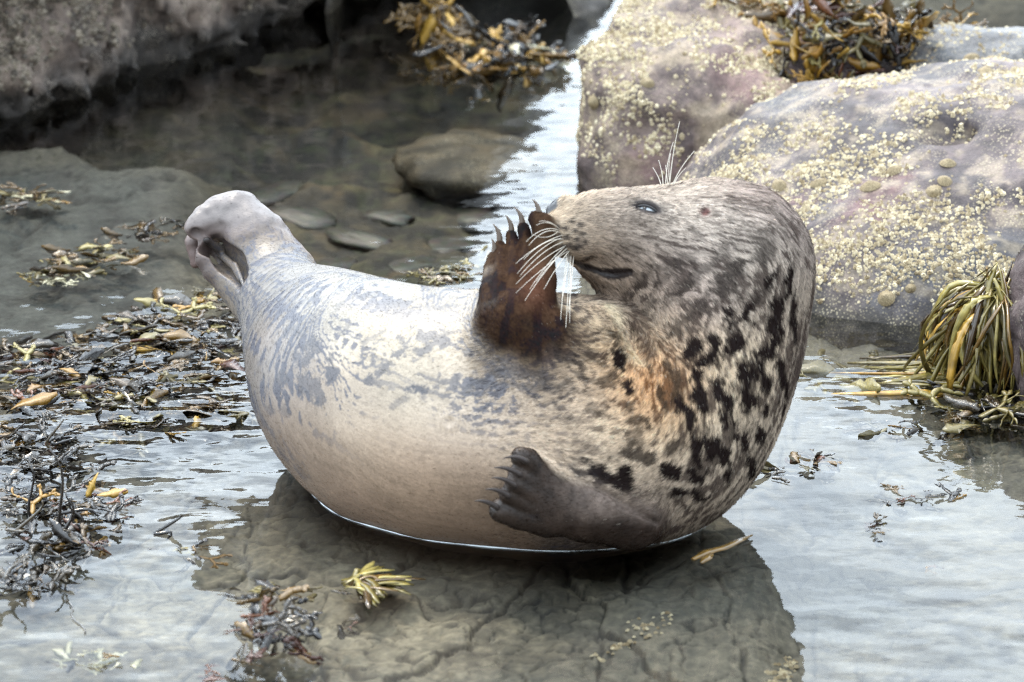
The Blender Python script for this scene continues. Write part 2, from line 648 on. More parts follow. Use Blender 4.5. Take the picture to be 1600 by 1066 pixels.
def rock_mat(name, rough=0.55, bump=0.5, scale=55.0, speck=(.42, .36, .24), amount=.5):
    m, t, b = mat(name)
    a = N(t, 'ShaderNodeAttribute', attribute_name='tone')
    tcn = N(t, 'ShaderNodeTexCoord')
    nn = N(t, 'ShaderNodeTexNoise', Scale=scale, Detail=8.0, Roughness=0.7)
    t.links.new(tcn.outputs['Object'], nn.inputs['Vector'])
    rp = N(t, 'ShaderNodeValToRGB')
    rp.color_ramp.elements[0].position = 0.28
    rp.color_ramp.elements[0].color = (.5, .5, .5, 1)
    rp.color_ramp.elements[1].position = 0.75
    rp.color_ramp.elements[1].color = (1.5, 1.48, 1.45, 1)
    t.links.new(nn.outputs['Fac'], rp.inputs[0])
    mx = N(t, 'ShaderNodeMix', data_type='RGBA', blend_type='MULTIPLY')
    mx.inputs[0].default_value = 1
    t.links.new(a.outputs['Color'], mx.inputs[6])
    t.links.new(rp.outputs[0], mx.inputs[7])
    # pin-head barnacles too small to build singly
    vo = N(t, 'ShaderNodeTexVoronoi', Scale=150.0)
    t.links.new(tcn.outputs['Object'], vo.inputs['Vector'])
    vr = N(t, 'ShaderNodeMapRange')
    vr.inputs['From Min'].default_value = .42
    vr.inputs['From Max'].default_value = .22
    t.links.new(vo.outputs['Distance'], vr.inputs['Value'])
    vn = N(t, 'ShaderNodeTexNoise', Scale=9.0, Detail=4.0)
    t.links.new(tcn.outputs['Object'], vn.inputs['Vector'])
    vm = N(t, 'ShaderNodeMapRange')
    vm.inputs['From Min'].default_value = .42
    vm.inputs['From Max'].default_value = .62
    vm.inputs['To Max'].default_value = amount
    t.links.new(vn.outputs['Fac'], vm.inputs['Value'])
    vmul = N(t, 'ShaderNodeMath', operation='MULTIPLY')
    t.links.new(vr.outputs[0], vmul.inputs[0])
    t.links.new(vm.outputs[0], vmul.inputs[1])
    m2 = N(t, 'ShaderNodeMix', data_type='RGBA')
    m2.inputs[7].default_value = speck + (1,)
    t.links.new(vmul.outputs[0], m2.inputs[0])
    t.links.new(mx.outputs[2], m2.inputs[6])
    t.links.new(m2.outputs[2], b.inputs['Base Color'])
    b.inputs['Roughness'].default_value = rough
    b.inputs['Specular IOR Level'].default_value = 0.3
    bp = N(t, 'ShaderNodeBump', Strength=bump, Distance=0.008)
    t.links.new(nn.outputs['Fac'], bp.inputs['Height'])
    t.links.new(bp.outputs[0], b.inputs['Normal'])
    return m


def barnacle_shape(n=7, seed=0):
    r = np.random.default_rng(seed)
    ang = np.linspace(0, 2 * np.pi, n, endpoint=False) + r.normal(0, .12, n)
    ro = 1 + r.normal(0, .10, n)
    ri = 0.48 + r.normal(0, .07, n)
    e = np.stack([np.cos(ang), np.sin(ang)], 1)
    hh = 0.75 + r.normal(0, .08, n)
    V = np.vstack([np.column_stack([e * ro[:, None], np.full(n, -0.15)]), np.column_stack([e * ri[:, None], hh]), np.column_stack([e * ri[:, None] * .62, hh * 0 + .35])])
    F = []
    for i in range(n):
        j = (i + 1) % n
        F.append((i, j, n + j, n + i))
        F.append((n + i, n + j, 2 * n + j, 2 * n + i))
    F.append(tuple(2 * n + i for i in range(n)))
    return V, F


def barn_mat(name, c0, c1, hole):
    m, t, b = mat(name)
    oi = N(t, 'ShaderNodeObjectInfo')
    geo = N(t, 'ShaderNodeNewGeometry')
    ad = N(t, 'ShaderNodeMath', operation='ADD')
    t.links.new(oi.outputs['Random'], ad.inputs[0])
    t.links.new(geo.outputs['Random Per Island'], ad.inputs[1])
    fr_ = N(t, 'ShaderNodeMath', operation='FRACT')
    t.links.new(ad.outputs[0], fr_.inputs[0])
    rp = N(t, 'ShaderNodeValToRGB')
    rp.color_ramp.elements[0].color = c0 + (1,)
    rp.color_ramp.elements[1].color = c1 + (1,)
    t.links.new(fr_.outputs[0], rp.inputs[0])
    t.links.new(rp.outputs[0], b.inputs['Base Color'])
    b.inputs['Roughness'].default_value = 0.75
    return m


BARN = [barnacle_shape(7, s) for s in range(4)]


def scatter_barnacles(rock, V, F, Nn, n_parts, n_stuff, dens, m, r_lo, r_hi, seed):
    r = np.random.default_rng(seed)
    fcx = ((CAM - V) * Nn).sum(1)
    fx, fy = project(V)
    vis = (fcx > -0.3) & (V[:, 2] > -0.03) & (fx > -120) & (fx < 1720) & (fy > -80)
    w = dens * vis
    cnt = n_parts + n_stuff
    idx = r.choice(len(V), cnt, p=w / w.sum())
    pos = V[idx] + r.normal(0, .0025, (cnt, 3))
    pos -= Nn[idx] * (((pos - V[idx]) * Nn[idx]).sum(1, keepdims=True))
    rad = (r_lo + (r_hi - r_lo) * r.random(cnt) ** 1.6) * np.where(r.random(cnt) < 0.12, 1.45, 1.0)
    order = np.argsort(-rad * (fcx[idx] > 0))
    meshes = [None] * 4
    off = np.array(rock.location)
    SVs, SFs, base = [], [], 0
    for rank, k in enumerate(order):
        n = Nn[idx[k]] + r.normal(0, .12, 3)
        n /= np.linalg.norm(n)
        a = np.cross(n, r.normal(0, 1, 3))
        a /= np.linalg.norm(a)
        b_ = np.cross(n, a)
        M = np.stack([a, b_, n], 1) * rad[k] * np.array([1, r.uniform(.8, 1.1), r.uniform(.55, 1.0)])
        q = rank % 4
        if rank < n_parts:
            if meshes[q] is None:
                me = bpy.data.meshes.new('barnacle')
                me.from_pydata([tuple(v) for v in BARN[q][0]], [], BARN[q][1])
                me.materials.append(m)
                meshes[q] = me
            o = ob('barnacle', meshes[q], rock)
            from mathutils import Matrix
            M4 = Matrix.Identity(4)
            for i in range(3):
                for j in range(3):
                    M4[i][j] = float(M[i, j])
                M4[i][3] = float(pos[k, i] - off[i])
            o.matrix_local = M4
        else:
            SVs.append(BARN[q][0] @ M.T + pos[k] - off)
            SFs += [tuple(int(x) + base for x in f) for f in BARN[q][1]]
            base += len(BARN[q][0])
    if SVs:
        me = bpy.data.meshes.new('barnacle_crust')
        me.from_pydata(np.vstack(SVs).tolist(), [], SFs)
        me.materials.append(m)
        o = ob('barnacle_crust', me, rock)
        o['kind'] = 'stuff'


def make_rock(name, f, lo, hi, h, colour, m, label, seed=0, big=0.03, fine=0.008, slack=1.6):
    def g(P):
        d = f(P)
        near = np.abs(d) < 0.25
        if near.any():
            Q = P[near]
            d = d.copy()
            d[near] += (big * fbm(Q, 3.2, 3, seed) + fine * fbm(Q, 19, 3, seed + 5)).astype(np.float32)
        return d
    V, F = mesh_sdf(g, lo, hi, h, slack)
    V = smooth(V, F, 1)
    Nn = vnormals(V, F)
    c = colour(V, Nn)
    ctr = np.array([V[:, 0].mean(), V[:, 1].mean(), 0.0])
    o = ob(name, np_mesh(name, V - ctr, F, m, cols={'tone': c}))
    o.location = ctr
    tag(o, label, 'rock')
    return o, V, F, Nn


def lerp(a, b_, w):
    w = np.clip(w, 0, 1)[:, None]
    return np.asarray(a) * (1 - w) + np.asarray(b_) * w


# -- dark boulder, upper left
A_, B_ = gp(-150, 232), gp(650, -22)
B2_ = gp(760, -60)
dirv = (B_ - A_) / np.linalg.norm(B_ - A_)
nfront = np.array([dirv[1], -dirv[0], 0.0])


def f_left(P):
    d = halfspace(P, A_ + np.array([0, 0, 0.06]), nfront + np.array([0, 0, .10]))
    d = smax(d, halfspace(P, A_ + np.array([0, 0, 0.02]), nfront * 0.55 + np.array([0, 0, -0.8])), 0.08)
    d = smax(d, halfspace(P, np.array([0, 0, 0.74]), np.array([0, -.1, 1.0])), 0.25)
    d = smax(d, halfspace(P, B2_, dirv * 0.9 + np.array([0, 0.2, .15])), 0.15)
    d = smax(d, halfspace(P, A_ - nfront * 1.3, -nfront), 0.2)
    return smax(d, -(P[:, 0] + 2.6), 0.2).astype(np.float32)


def c_left(V, Nn):
    n1, n2, n3 = fbm(V, 7, 4, 101), fbm(V, 30, 3, 102), fbm(V, 2.5, 2, 103)
    c = lerp((.042, .030, .024), (.25, .198, .16), 0.45 + 0.7 * n1 + 0.7 * n2)
    c = lerp(c, (.085, .062, .050), 0.6 * sstep(.1, .6, n3))
    wet = sstep(0.13, 0.04, V[:, 2] + 0.04 * n1)
    return lerp(c, (.018, .016, .014), wet * 0.9)


m_rock_dark = rock_mat('dark_rock', 0.7, 1.0, 38, (.20, .17, .135), .9)
o, V, F, Nn = make_rock('boulder', f_left, [-2.7, 0.9, -0.2], [0.6, 6.4, 1.0], 0.02, c_left, m_rock_dark,
                        'huge dark barnacled boulder overhanging the pool behind the tail', 3, 0.05, 0.045)
m_barn_grey = barn_mat('grey_barnacle', (.045, .036, .028), (.20, .165, .12), None)
dn = np.clip(0.5 + fbm(V, 6, 3, 140), 0.0, 1) ** 2 * sstep(0.06, 0.2, V[:, 2])
scatter_barnacles(o, V, F, Nn, 0, 5200, dn, m_barn_grey, .004, .010, 5)

# -- grey rock behind, its foot in wrack
pf = gp(745, 66)


def f_far(P):
    d = halfspace(P, pf, np.array([-.1, -1, .22]))
    d = smax(d, halfspace(P, gp(872, 70), np.array([1, -.2, .52])), 0.08)
    d = smax(d, halfspace(P, np.array([0, 0, .66]), np.array([0.1, -.1, 1])), 0.2)
    d = smax(d, halfspace(P, gp(520, 40), np.array([-1, 0, .0])), 0.1)
    return smax(d, halfspace(P, pf + np.array([0, .9, 0]), np.array([0, 1, 0])), 0.1).astype(np.float32)


def c_far(V, Nn):
    n1 = fbm(V, 8, 4, 111)
    c = lerp((.10, .095, .09), (.24, .235, .23), 0.5 + 0.8 * n1)
    return lerp(c, (.025, .02, .015), sstep(.14, .03, V[:, 2] + .04 * n1))


m_rock_grey = rock_mat('grey_rock', 0.6, 0.5, 40)
make_rock('rock', f_far, [-.9, 3.2, -.2], [.5, 5.6, .9], 0.022, c_far, m_rock_grey, 'pale grey rock at the top edge behind the brown wrack', 8, 0.04, 0.012)

# -- dark skerry added unseen beyond the top right corner, to darken the far reflection
pk = gp(1640, -95)


def f_skerry(P):
    return smin(ell(P, pk + np.array([0, .5, 0]), [.85, .55, .80]), ell(P, pk + np.array([-.75, .75, 0]), [.5, .45, .55]), .1)


def c_sk(V, Nn):
    n1 = fbm(V, 5, 4, 117)
    return lerp((.03, .027, .022), (.14, .125, .10), 0.45 + 0.8 * n1)


make_rock('skerry', f_skerry, pk - np.array([1.5, .5, .3]), pk + np.array([1.2, 1.4, 1.0]), 0.035, c_sk, m_rock_grey, 'dark skerry added unseen past the top right corner to darken the far water', 12, 0.06, 0.02)

# -- low brown rock just breaking the pool
cs = gp(735, 172, -0.02)


def f_sub(P):
    return ell(P, cs + np.array([0, 0, -.15]), [.21, .25, .06])


def c_sub(V, Nn):
    n1 = fbm(V, 14, 4, 121)
    return lerp((.03, .024, .015), (.10, .076, .046), 0.45 + 0.9 * n1)


make_rock('sunken_rock', f_sub, cs - np.array([.45, .6, .5]), cs + np.array([.45, .6, .25]), 0.016, c_sub, m_rock_grey, 'low brown rock awash in the pool below the far wrack', 9, 0.03, 0.012)

# -- central boulder behind the head


def f_mid(P):
    d = halfspace(P, PT(908, 190, 285), np.array([-1, .12, .05]))
    d = smax(d, halfspace(P, gp(1000, 312), np.array([-.12, -1, .42])), 0.10)
    d = smax(d, halfspace(P, PT(1050, 0, 235), np.array([.10, -.30, 1])), 0.14)
    d = smax(d, halfspace(P, PT(1262, 120, 250), np.array([1, -.1, .75])), 0.12)
    return smax(d, halfspace(P, gp(1050, 175), np.array([0, 1, .1])), 0.1).astype(np.float32)


def c_mid(V, Nn):
    n1, n2, n3 = fbm(V, 6, 4, 131), fbm(V, 24, 4, 132), fbm(V, 3, 2, 133)
    c = lerp((.070, .050, .046), (.195, .145, .125), 0.5 + 0.9 * n2)
    c = lerp(c, (.22, .13, .12), 0.6 * sstep(.05, .5, n3) * sstep(.45, .2, V[:, 2]))
    c = lerp(c, (.26, .21, .13), 0.45 * sstep(0.0, .6, .6 * n1 + .9 * n2))
    return lerp(c, (.05, .035, .03), 0.85 * sstep(.09, .02, V[:, 2] + .03 * n1))


m_rock_mid = rock_mat('barnacled_rock', 0.6, 0.7, 60, (.36, .30, .19), .6)
o_mid, V, F, Nn = make_rock('boulder', f_mid, [.05, .8, -.2], [1.0, 3.2, .75], 0.014, c_mid, m_rock_mid, 'tall pinkish boulder crusted with barnacles directly behind the seal head', 21, 0.045, 0.010)
m_barn = barn_mat('cream_barnacle', (.24, .18, .10), (.60, .52, .36), None)
dn = np.clip(0.34 + fbm(V, 8, 3, 150) + 0.5 * V[:, 2] + .4 * fbm(V, 22, 2, 151), 0.05, 1) ** 1.5 * sstep(0.03, 0.12, V[:, 2])
scatter_barnacles(o_mid, V, F, Nn, 150, 9000, dn, m_barn, .0024, .0064, 6)

# -- big purple rock at the right
cr1 = gp(1525, 395, -0.05)
cr2 = gp(1425, 470, -0.06)


CREASE = ((1180, 352, 1330, 358, 520, .035), (1225, 262, 1330, 258, 458, .03), (1330, 258, 1420, 275, 462, .022), (1440, 190, 1560, 230, 415, .02))


def f_right(P):
    d = ell(P, cr1, [.76, .62, .44])
    d2 = ell(P, cr2 + np.array([.10, 0, 0]), [.46, .43, .29])
    d = smin(d, d2, 0.07)
    # ledge crease and hollows under it
    for (x0, y0, x1, y1, g_, r_) in CREASE:
        d = smax(d, -cone(P, PT(x0, y0, g_), PT(x1, y1, g_), r_, r_ * .8), 0.05)
    return d.astype(np.float32)


PATCH = np.array([PT(x, y, g) for x, y, g in ((1265, 280, 450), (1300, 270, 450), (1345, 300, 460), (1380, 270, 450), (1325, 160 + 320, 520), (1290, 325, 470), (1210, 290, 440), (1360, 480, 530))])


def c_right(V, Nn):
    n1, n2, n3 = fbm(V, 5, 4, 161), fbm(V, 26, 4, 162), fbm(V, 2.2, 2, 163)
    c = lerp((.038, .029, .031), (.130, .098, .096), 0.45 + 0.8 * n1 + .45 * n2)
    c = lerp(c, (.085, .090, .10), .5 * sstep(.1, .5, n3))
    d = np.min([np.linalg.norm(V - p, axis=1) for p in PATCH], 0)
    c = lerp(c, (.115, .058, .058), .8 * sstep(.085, .03, d + .03 * n2))
    c = lerp(c, (.28, .225, .15), .42 * sstep(.10, .5, n2 + .3 * n1))
    return lerp(c, (.045, .038, .03), .85 * sstep(.06, .01, V[:, 2] + .02 * n1))


m_rock_purple = rock_mat('purple_rock', 0.5, 0.6, 60, (.38, .32, .21), .6)
o_right, V, F, Nn = make_rock('boulder', f_right, cr1 - np.array([.9, .9, .2]), cr1 + np.array([.9, .9, .75]), 0.012, c_right, m_rock_purple,
                              'broad smooth purple boulder dotted with barnacles right of the seal', 33, 0.032, 0.007)
RV, RF, RN = V, F, Nn
dn = np.clip(0.32 + 1.0 * fbm(V, 6, 3, 170) + .3 * sstep(.2, .05, V[:, 2]) + .6 * fbm(V, 17, 2, 171), 0.03, 1) ** 1.5 * sstep(0.02, 0.09, V[:, 2])
scatter_barnacles(o_right, V, F, Nn, 290, 9500, dn, m_barn, .0022, .0064, 7)

# -- small grey rock on the crest, and the dark rock at the frame edge
ct = PT(1500, 100, 258)


def f_top(P):
    return smin(ell(P, ct, [.155, .16, .085]), ell(P, PT(1600, 100, 265), [.13, .18, .085]), 0.05)


def c_top(V, Nn):
    n1 = fbm(V, 12, 4, 181)
    return lerp((.06, .06, .065), (.15, .148, .15), .5 + .7 * n1)


o, V, F, Nn = make_rock('rock', f_top, ct - np.array([.35, .35, .2]), ct + np.array([.5, .35, .2]), 0.010, c_top, m_rock_purple, 'small grey rock perched behind the crest of the purple boulder', 41, 0.02, 0.005)
scatter_barnacles(o, V, F, Nn, 0, 420, np.clip(.3 + fbm(V, 12, 2, 182), 0.02, 1) * (V[:, 2] > .1), m_barn, .003, .006, 8)
ce = PT(1664, 500, 600)


def f_edge(P):
    return smin(ell(P, ce, [.12, .20, .20]), ell(P, ce + np.array([.06, .05, -.16]), [.17, .26, .14]), .05)


def c_edge(V, Nn):
    n1 = fbm(V, 14, 4, 191)
    return lerp((.030, .020, .020), (.10, .072, .070), .5 + .8 * n1)


o, V, F, Nn = make_rock('rock', f_edge, ce - np.array([.4, .45, .4]), ce + np.array([.45, .45, .35]), 0.010, c_edge, m_rock_dark, 'dark purple rock at the frame edge holding the hanging weed', 43, 0.03, 0.012)
scatter_barnacles(o, V, F, Nn, 0, 160, np.clip(.2 + fbm(V, 12, 2, 192), 0.02, 1), m_barn_grey, .003, .006, 9)

# -- rubble under the wrack between the boulders
cw = PT(1330, 105, 250)


def f_rub(P):
    return ell(P, cw + np.array([0, 0.02, -.13]), [.34, .22, .20])


make_rock('rock', f_rub, cw - np.array([.5, .4, .45]), cw + np.array([.5, .4, .25]), 0.016, c_edge, m_rock_dark, 'dark low rock under the heap of brown wrack', 47, 0.04, 0.012)

# -- limpets
m_limp, t, b = mat('limpet_shell')
tcn = N(t, 'ShaderNodeTexCoord')
nn = N(t, 'ShaderNodeTexNoise', Scale=9.0, Detail=4.0)
t.links.new(tcn.outputs['Object'], nn.inputs['Vector'])
rp = N(t, 'ShaderNodeValToRGB')
rp.color_ramp.elements[0].position = .35
rp.color_ramp.elements[0].color = (.11, .078, .038, 1)
rp.color_ramp.elements[1].position = .7
rp.color_ramp.elements[1].color = (.30, .235, .13, 1)
t.links.new(nn.outputs['Fac'], rp.inputs[0])
t.links.new(rp.outputs[0], b.inputs['Base Color'])
b.inputs['Roughness'].default_value = .7
nr, nsg = 7, 36
rr = np.linspace(0, 1, nr)
an = np.linspace(0, 2 * np.pi, nsg, endpoint=False)
LV = []
for r_ in rr:
    rib = 1 + 0.055 * np.cos(an * 18) * r_
    LV.append(np.stack([r_ * rib * np.cos(an), r_ * rib * np.sin(an) * .86, .62 * (1 - r_ ** 1.25) + .02 * np.cos(an * 18) * r_ + (-.05 if r_ > .99 else 0) + 0.02 * math.sin(r_ * 22)], 1))
LV = np.vstack(LV)
i = np.arange(nr - 1)[:, None] * nsg
j = np.arange(nsg)[None]
LF = np.stack([i + j, i + nsg + j, i + nsg + (j + 1) % nsg, i + (j + 1) % nsg], -1).reshape(-1, 4)
limp = poly_mesh('limpet', LV, LF, m_limp)
lim_rows = [(1218, 290, 14, 'tan limpet on the purple boulder nearest the back of the seal head'), (1279, 287, 13, 'limpet beside the reddish patch of the purple boulder'), (1360, 292, 17, 'wide tan limpet under the reddish patch of the purple boulder'),
            (1397, 267, 14, 'limpet just above the wide tan one on the purple boulder'), (1481, 256, 14, 'uppermost limpet of the three at the right of the purple boulder'), (1476, 283, 13, 'middle limpet of the three at the right of the purple boulder'),
            (1460, 302, 16, 'lowest limpet of the three at the right of the purple boulder'), (1385, 466, 16, 'large ribbed limpet low on the purple boulder, far below the others'), (1423, 451, 9, 'small limpet just right of the large ribbed one'),
            (1012, 131, 12, 'limpet high on the tall pinkish boulder'), (927, 160, 13, 'limpet near the left edge of the tall pinkish boulder'),
            (1518, 92, 14, 'limpet high on the small grey crest rock'), (1541, 113, 17, 'broad limpet at the foot of the small grey crest rock')]
LIMPETS = lim_rows
bpy.context.view_layer.update()
dg = bpy.context.evaluated_depsgraph_get()
from mathutils import Matrix
for px, py, r_, lab in lim_rows:
    d = ray(px, py)
    hit_, loc_, nor_, idx_, obj_, _ = scene.ray_cast(dg, Vector(CAM), Vector(d).normalized())
    k = 0
    while hit_ and obj_.name.startswith(('water', 'barnacle')) and k < 8:
        hit_, loc_, nor_, idx_, obj_, _ = scene.ray_cast(dg, loc_ + Vector(d).normalized() * 0.002, Vector(d).normalized())
        k += 1
    if not hit_:
        continue
    s_ = r_ * pxm(np.array(loc_))
    o = ob('limpet', limp)
    q = nor_.to_track_quat('Z', 'Y')
    o.matrix_world = Matrix.Translation(loc_ + nor_ * .001) @ q.to_matrix().to_4x4() @ Matrix.Rotation(random.random() * 6, 4, 'Z') @ Matrix.Scale(s_, 4)
    tag(o, lab, 'limpet', 'limpets clinging to the boulders')

# -- cobbles on the pool floor
cob_lab = [(640, 372, 40, 'broad sunken cobble nearest the seal back'), (700, 345, 30, 'sunken cobble in the pool left of the raised flipper'), (560, 330, 36, 'wider of two sunken cobbles behind the tail stock'), (610, 300, 28, 'smaller of two sunken cobbles behind the tail stock'),
           (740, 300, 34, 'sunken cobble nearest the bright strip of water'), (470, 300, 44, 'broad sunken cobble right of the raised hind flippers'), (520, 372, 30, 'small sunken cobble close above the seal back'), (680, 392, 30, 'sunken cobble next to the floating weed behind the seal back'),
           (770, 352, 26, 'narrow sunken cobble just left of the flipper claws'), (430, 262, 40, 'sunken cobble in the boulder shade above the hind flippers')]
m_cob, t, b = mat('cobble')
oi = N(t, 'ShaderNodeObjectInfo')
rp = N(t, 'ShaderNodeValToRGB')
rp.color_ramp.elements[0].color = (.026, .026, .018, 1)
rp.color_ramp.elements[1].color = (.038, .030, .019, 1)
t.links.new(oi.outputs['Random'], rp.inputs[0])
tcn = N(t, 'ShaderNodeTexCoord')
nn = N(t, 'ShaderNodeTexNoise', Scale=3.0, Detail=6.0)
t.links.new(tcn.outputs['Object'], nn.inputs['Vector'])
mx = N(t, 'ShaderNodeMix', data_type='RGBA', blend_type='MULTIPLY')
mx.inputs[0].default_value = .9
t.links.new(rp.outputs[0], mx.inputs[6])
t.links.new(nn.outputs['Color'], mx.inputs[7])
mm2 = N(t, 'ShaderNodeMix', data_type='RGBA', blend_type='MULTIPLY')
mm2.inputs[0].default_value = 1
mm2.inputs[7].default_value = (2, 2, 2, 1)
t.links.new(mx.outputs[2], mm2.inputs[6])
t.links.new(mm2.outputs[2], b.inputs['Base Color'])


def uvball0(nu=20, nv=12):
    th = np.linspace(0, np.pi, nv)
    ph = np.linspace(0, 2 * np.pi, nu, endpoint=False)
    V = np.stack([np.sin(th)[:, None] * np.cos(ph), np.sin(th)[:, None] * np.sin(ph), np.cos(th)[:, None] * np.ones(nu)], -1).reshape(-1, 3)
    i = np.arange(nv - 1)[:, None] * nu
    j = np.arange(nu)[None]
    return V, np.stack([i + j, i + nu + j, i + nu + (j + 1) % nu, i + (j + 1) % nu], -1).reshape(-1, 4)


for k, (px, py, r_, lab) in enumerate(cob_lab):
    V, F = uvball0()
    V = V * (1 + .26 * fbm(V, 1.1, 3, 200 + k) + .04 * fbm(V, 5, 2, 230 + k))[:, None]
    p = gp(px, py, -.17)
    s_ = r_ * pxm(p)
    o = ob('cobble', poly_mesh('cobble', V, F, m_cob))
    o.location = p - np.array([0, 0, .075])
    o.scale = (s_ * random.uniform(1.0, 1.4), s_ * random.uniform(1.3, 2.2), s_ * random.uniform(.35, .5))
    o.rotation_euler = (0, 0, random.random() * 6)
    tag(o, lab, 'cobble', 'cobbles sunk in the pool')

# -- barnacles along the edge of the drowned slab
bp_ = []
for k in range(150):
    t_ = random.random()
    bp_.append(gp(1237 - 42 * t_ + random.gauss(0, 7), 945 + 115 * t_ + random.gauss(0, 5)))
for k in range(46):
    t_ = random.random()
    bp_.append(gp(930 + 120 * t_ + random.gauss(0, 4), 985 - 70 * t_ + random.gauss(0, 5)))
for k in range(22):
    bp_.append(gp(1010 + random.gauss(0, 22), 940 + random.gauss(0, 8)))
Vs_, Fs_, base_ = [], [], 0
for k, p in enumerate(bp_):
    z0 = seabed_z(np.array([p[0]]), np.array([p[1]]))[0][0]
    s_ = random.uniform(.003, .0062)
    Vs_.append(BARN[k % 4][0] * s_ * np.array([1, 1, .7]) + np.array([p[0], p[1], z0 + .001]))
    Fs_ += [tuple(int(x) + base_ for x in f) for f in BARN[k % 4][1]]
    base_ += len(BARN[k % 4][0])
me = bpy.data.meshes.new('barnacle_crust')
me.from_pydata(np.vstack(Vs_).tolist(), [], Fs_)
me.materials.append(m_barn)
o = ob('barnacle_crust', me, bed)
o['kind'] = 'stuff'
# ------------------------------------------------------------------ seaweed
def weed_mat(name, c0, c1, c2, rough=0.22, trans=0.0):
    m, t, b = mat(name)
    oi = N(t, 'ShaderNodeObjectInfo')
    rp = N(t, 'ShaderNodeValToRGB')
    rp.color_ramp.elements[0].color = c0 + (1,)
    rp.color_ramp.elements[1].color = c2 + (1,)
    e = rp.color_ramp.elements.new(0.55)
    e.color = c1 + (1,)
    t.links.new(oi.outputs['Random'], rp.inputs[0])
    tcn = N(t, 'ShaderNodeTexCoord')
    nn = N(t, 'ShaderNodeTexNoise', Scale=45.0, Detail=3.0)
    t.links.new(tcn.outputs['Object'], nn.inputs['Vector'])
    r2 = N(t, 'ShaderNodeValToRGB')
    r2.color_ramp.elements[0].position = .3
    r2.color_ramp.elements[0].color = (.6, .6, .6, 1)
    r2.color_ramp.elements[1].position = .7
    r2.color_ramp.elements[1].color = (1.35, 1.3, 1.2, 1)
    t.links.new(nn.outputs['Fac'], r2.inputs[0])
    mx = N(t, 'ShaderNodeMix', data_type='RGBA', blend_type='MULTIPLY')
    mx.inputs[0].default_value = 1
    t.links.new(rp.outputs[0], mx.inputs[6])
    t.links.new(r2.outputs[0], mx.inputs[7])
    t.links.new(mx.outputs[2], b.inputs['Base Color'])
    b.inputs['Roughness'].default_value = rough
    b.inputs['Specular IOR Level'].default_value = 0.65
    bp = N(t, 'ShaderNodeBump', Strength=.35, Distance=.004)
    t.links.new(nn.outputs['Fac'], bp.inputs['Height'])
    t.links.new(bp.outputs[0], b.inputs['Normal'])
    return m


M_DARK = weed_mat('dark_wrack', (.009, .008, .008), (.02, .015, .011), (.05, .036, .018), .09)
M_BROWN = weed_mat('brown_wrack', (.035, .020, .008), (.085, .050, .013), (.15, .085, .018), .22)
M_GOLD = weed_mat('golden_wrack', (.16, .08, .008), (.27, .145, .016), (.40, .25, .045), .3)
M_OLIVE = weed_mat('olive_weed', (.06, .047, .013), (.13, .10, .026), (.23, .19, .06), .32)
M_RED = weed_mat('red_brown_wrack', (.03, .010, .008), (.065, .022, .010), (.13, .045, .015), .2)
M_STRAP = weed_mat('strap_weed', (.10, .075, .018), (.20, .16, .04), (.30, .25, .08), .28)
M_PALE = weed_mat('pale_weed', (.30, .28, .18), (.42, .40, .28), (.5, .47, .34), .3)


def ribbon(path, wid, thick=0.0012, side=None):
    """flat strap along path; lens-shaped section of four corners"""
    path = np.asarray(path, float)
    n = len(path)
    T = np.gradient(path, axis=0)
    T /= np.linalg.norm(T, axis=1, keepdims=True) + 1e-9
    if side is None:
        S = np.cross(T, np.tile([0, 0, 1.0], (n, 1)))
    else:
        S = side - T * (side * T).sum(1, keepdims=True)
    S /= np.linalg.norm(S, axis=1, keepdims=True) + 1e-9
    U = np.cross(S, T)
    wid = np.asarray(wid, float)[:, None]
    th = np.minimum(thick, wid * .5)
    V = np.stack([path + S * wid, path + U * th, path - S * wid, path - U * th], 1).reshape(-1, 3)
    i = np.arange(n - 1)[:, None] * 4
    j = np.arange(4)[None]
    j2 = (j + 1) % 4
    F = np.stack([i + j, i + 4 + j, i + 4 + j2, i + j2], -1).reshape(-1, 4)
    F = np.vstack([F, [[0, 1, 2, 3]], [[4 * n - 1, 4 * n - 2, 4 * n - 3, 4 * n - 4]]])
    return V, F


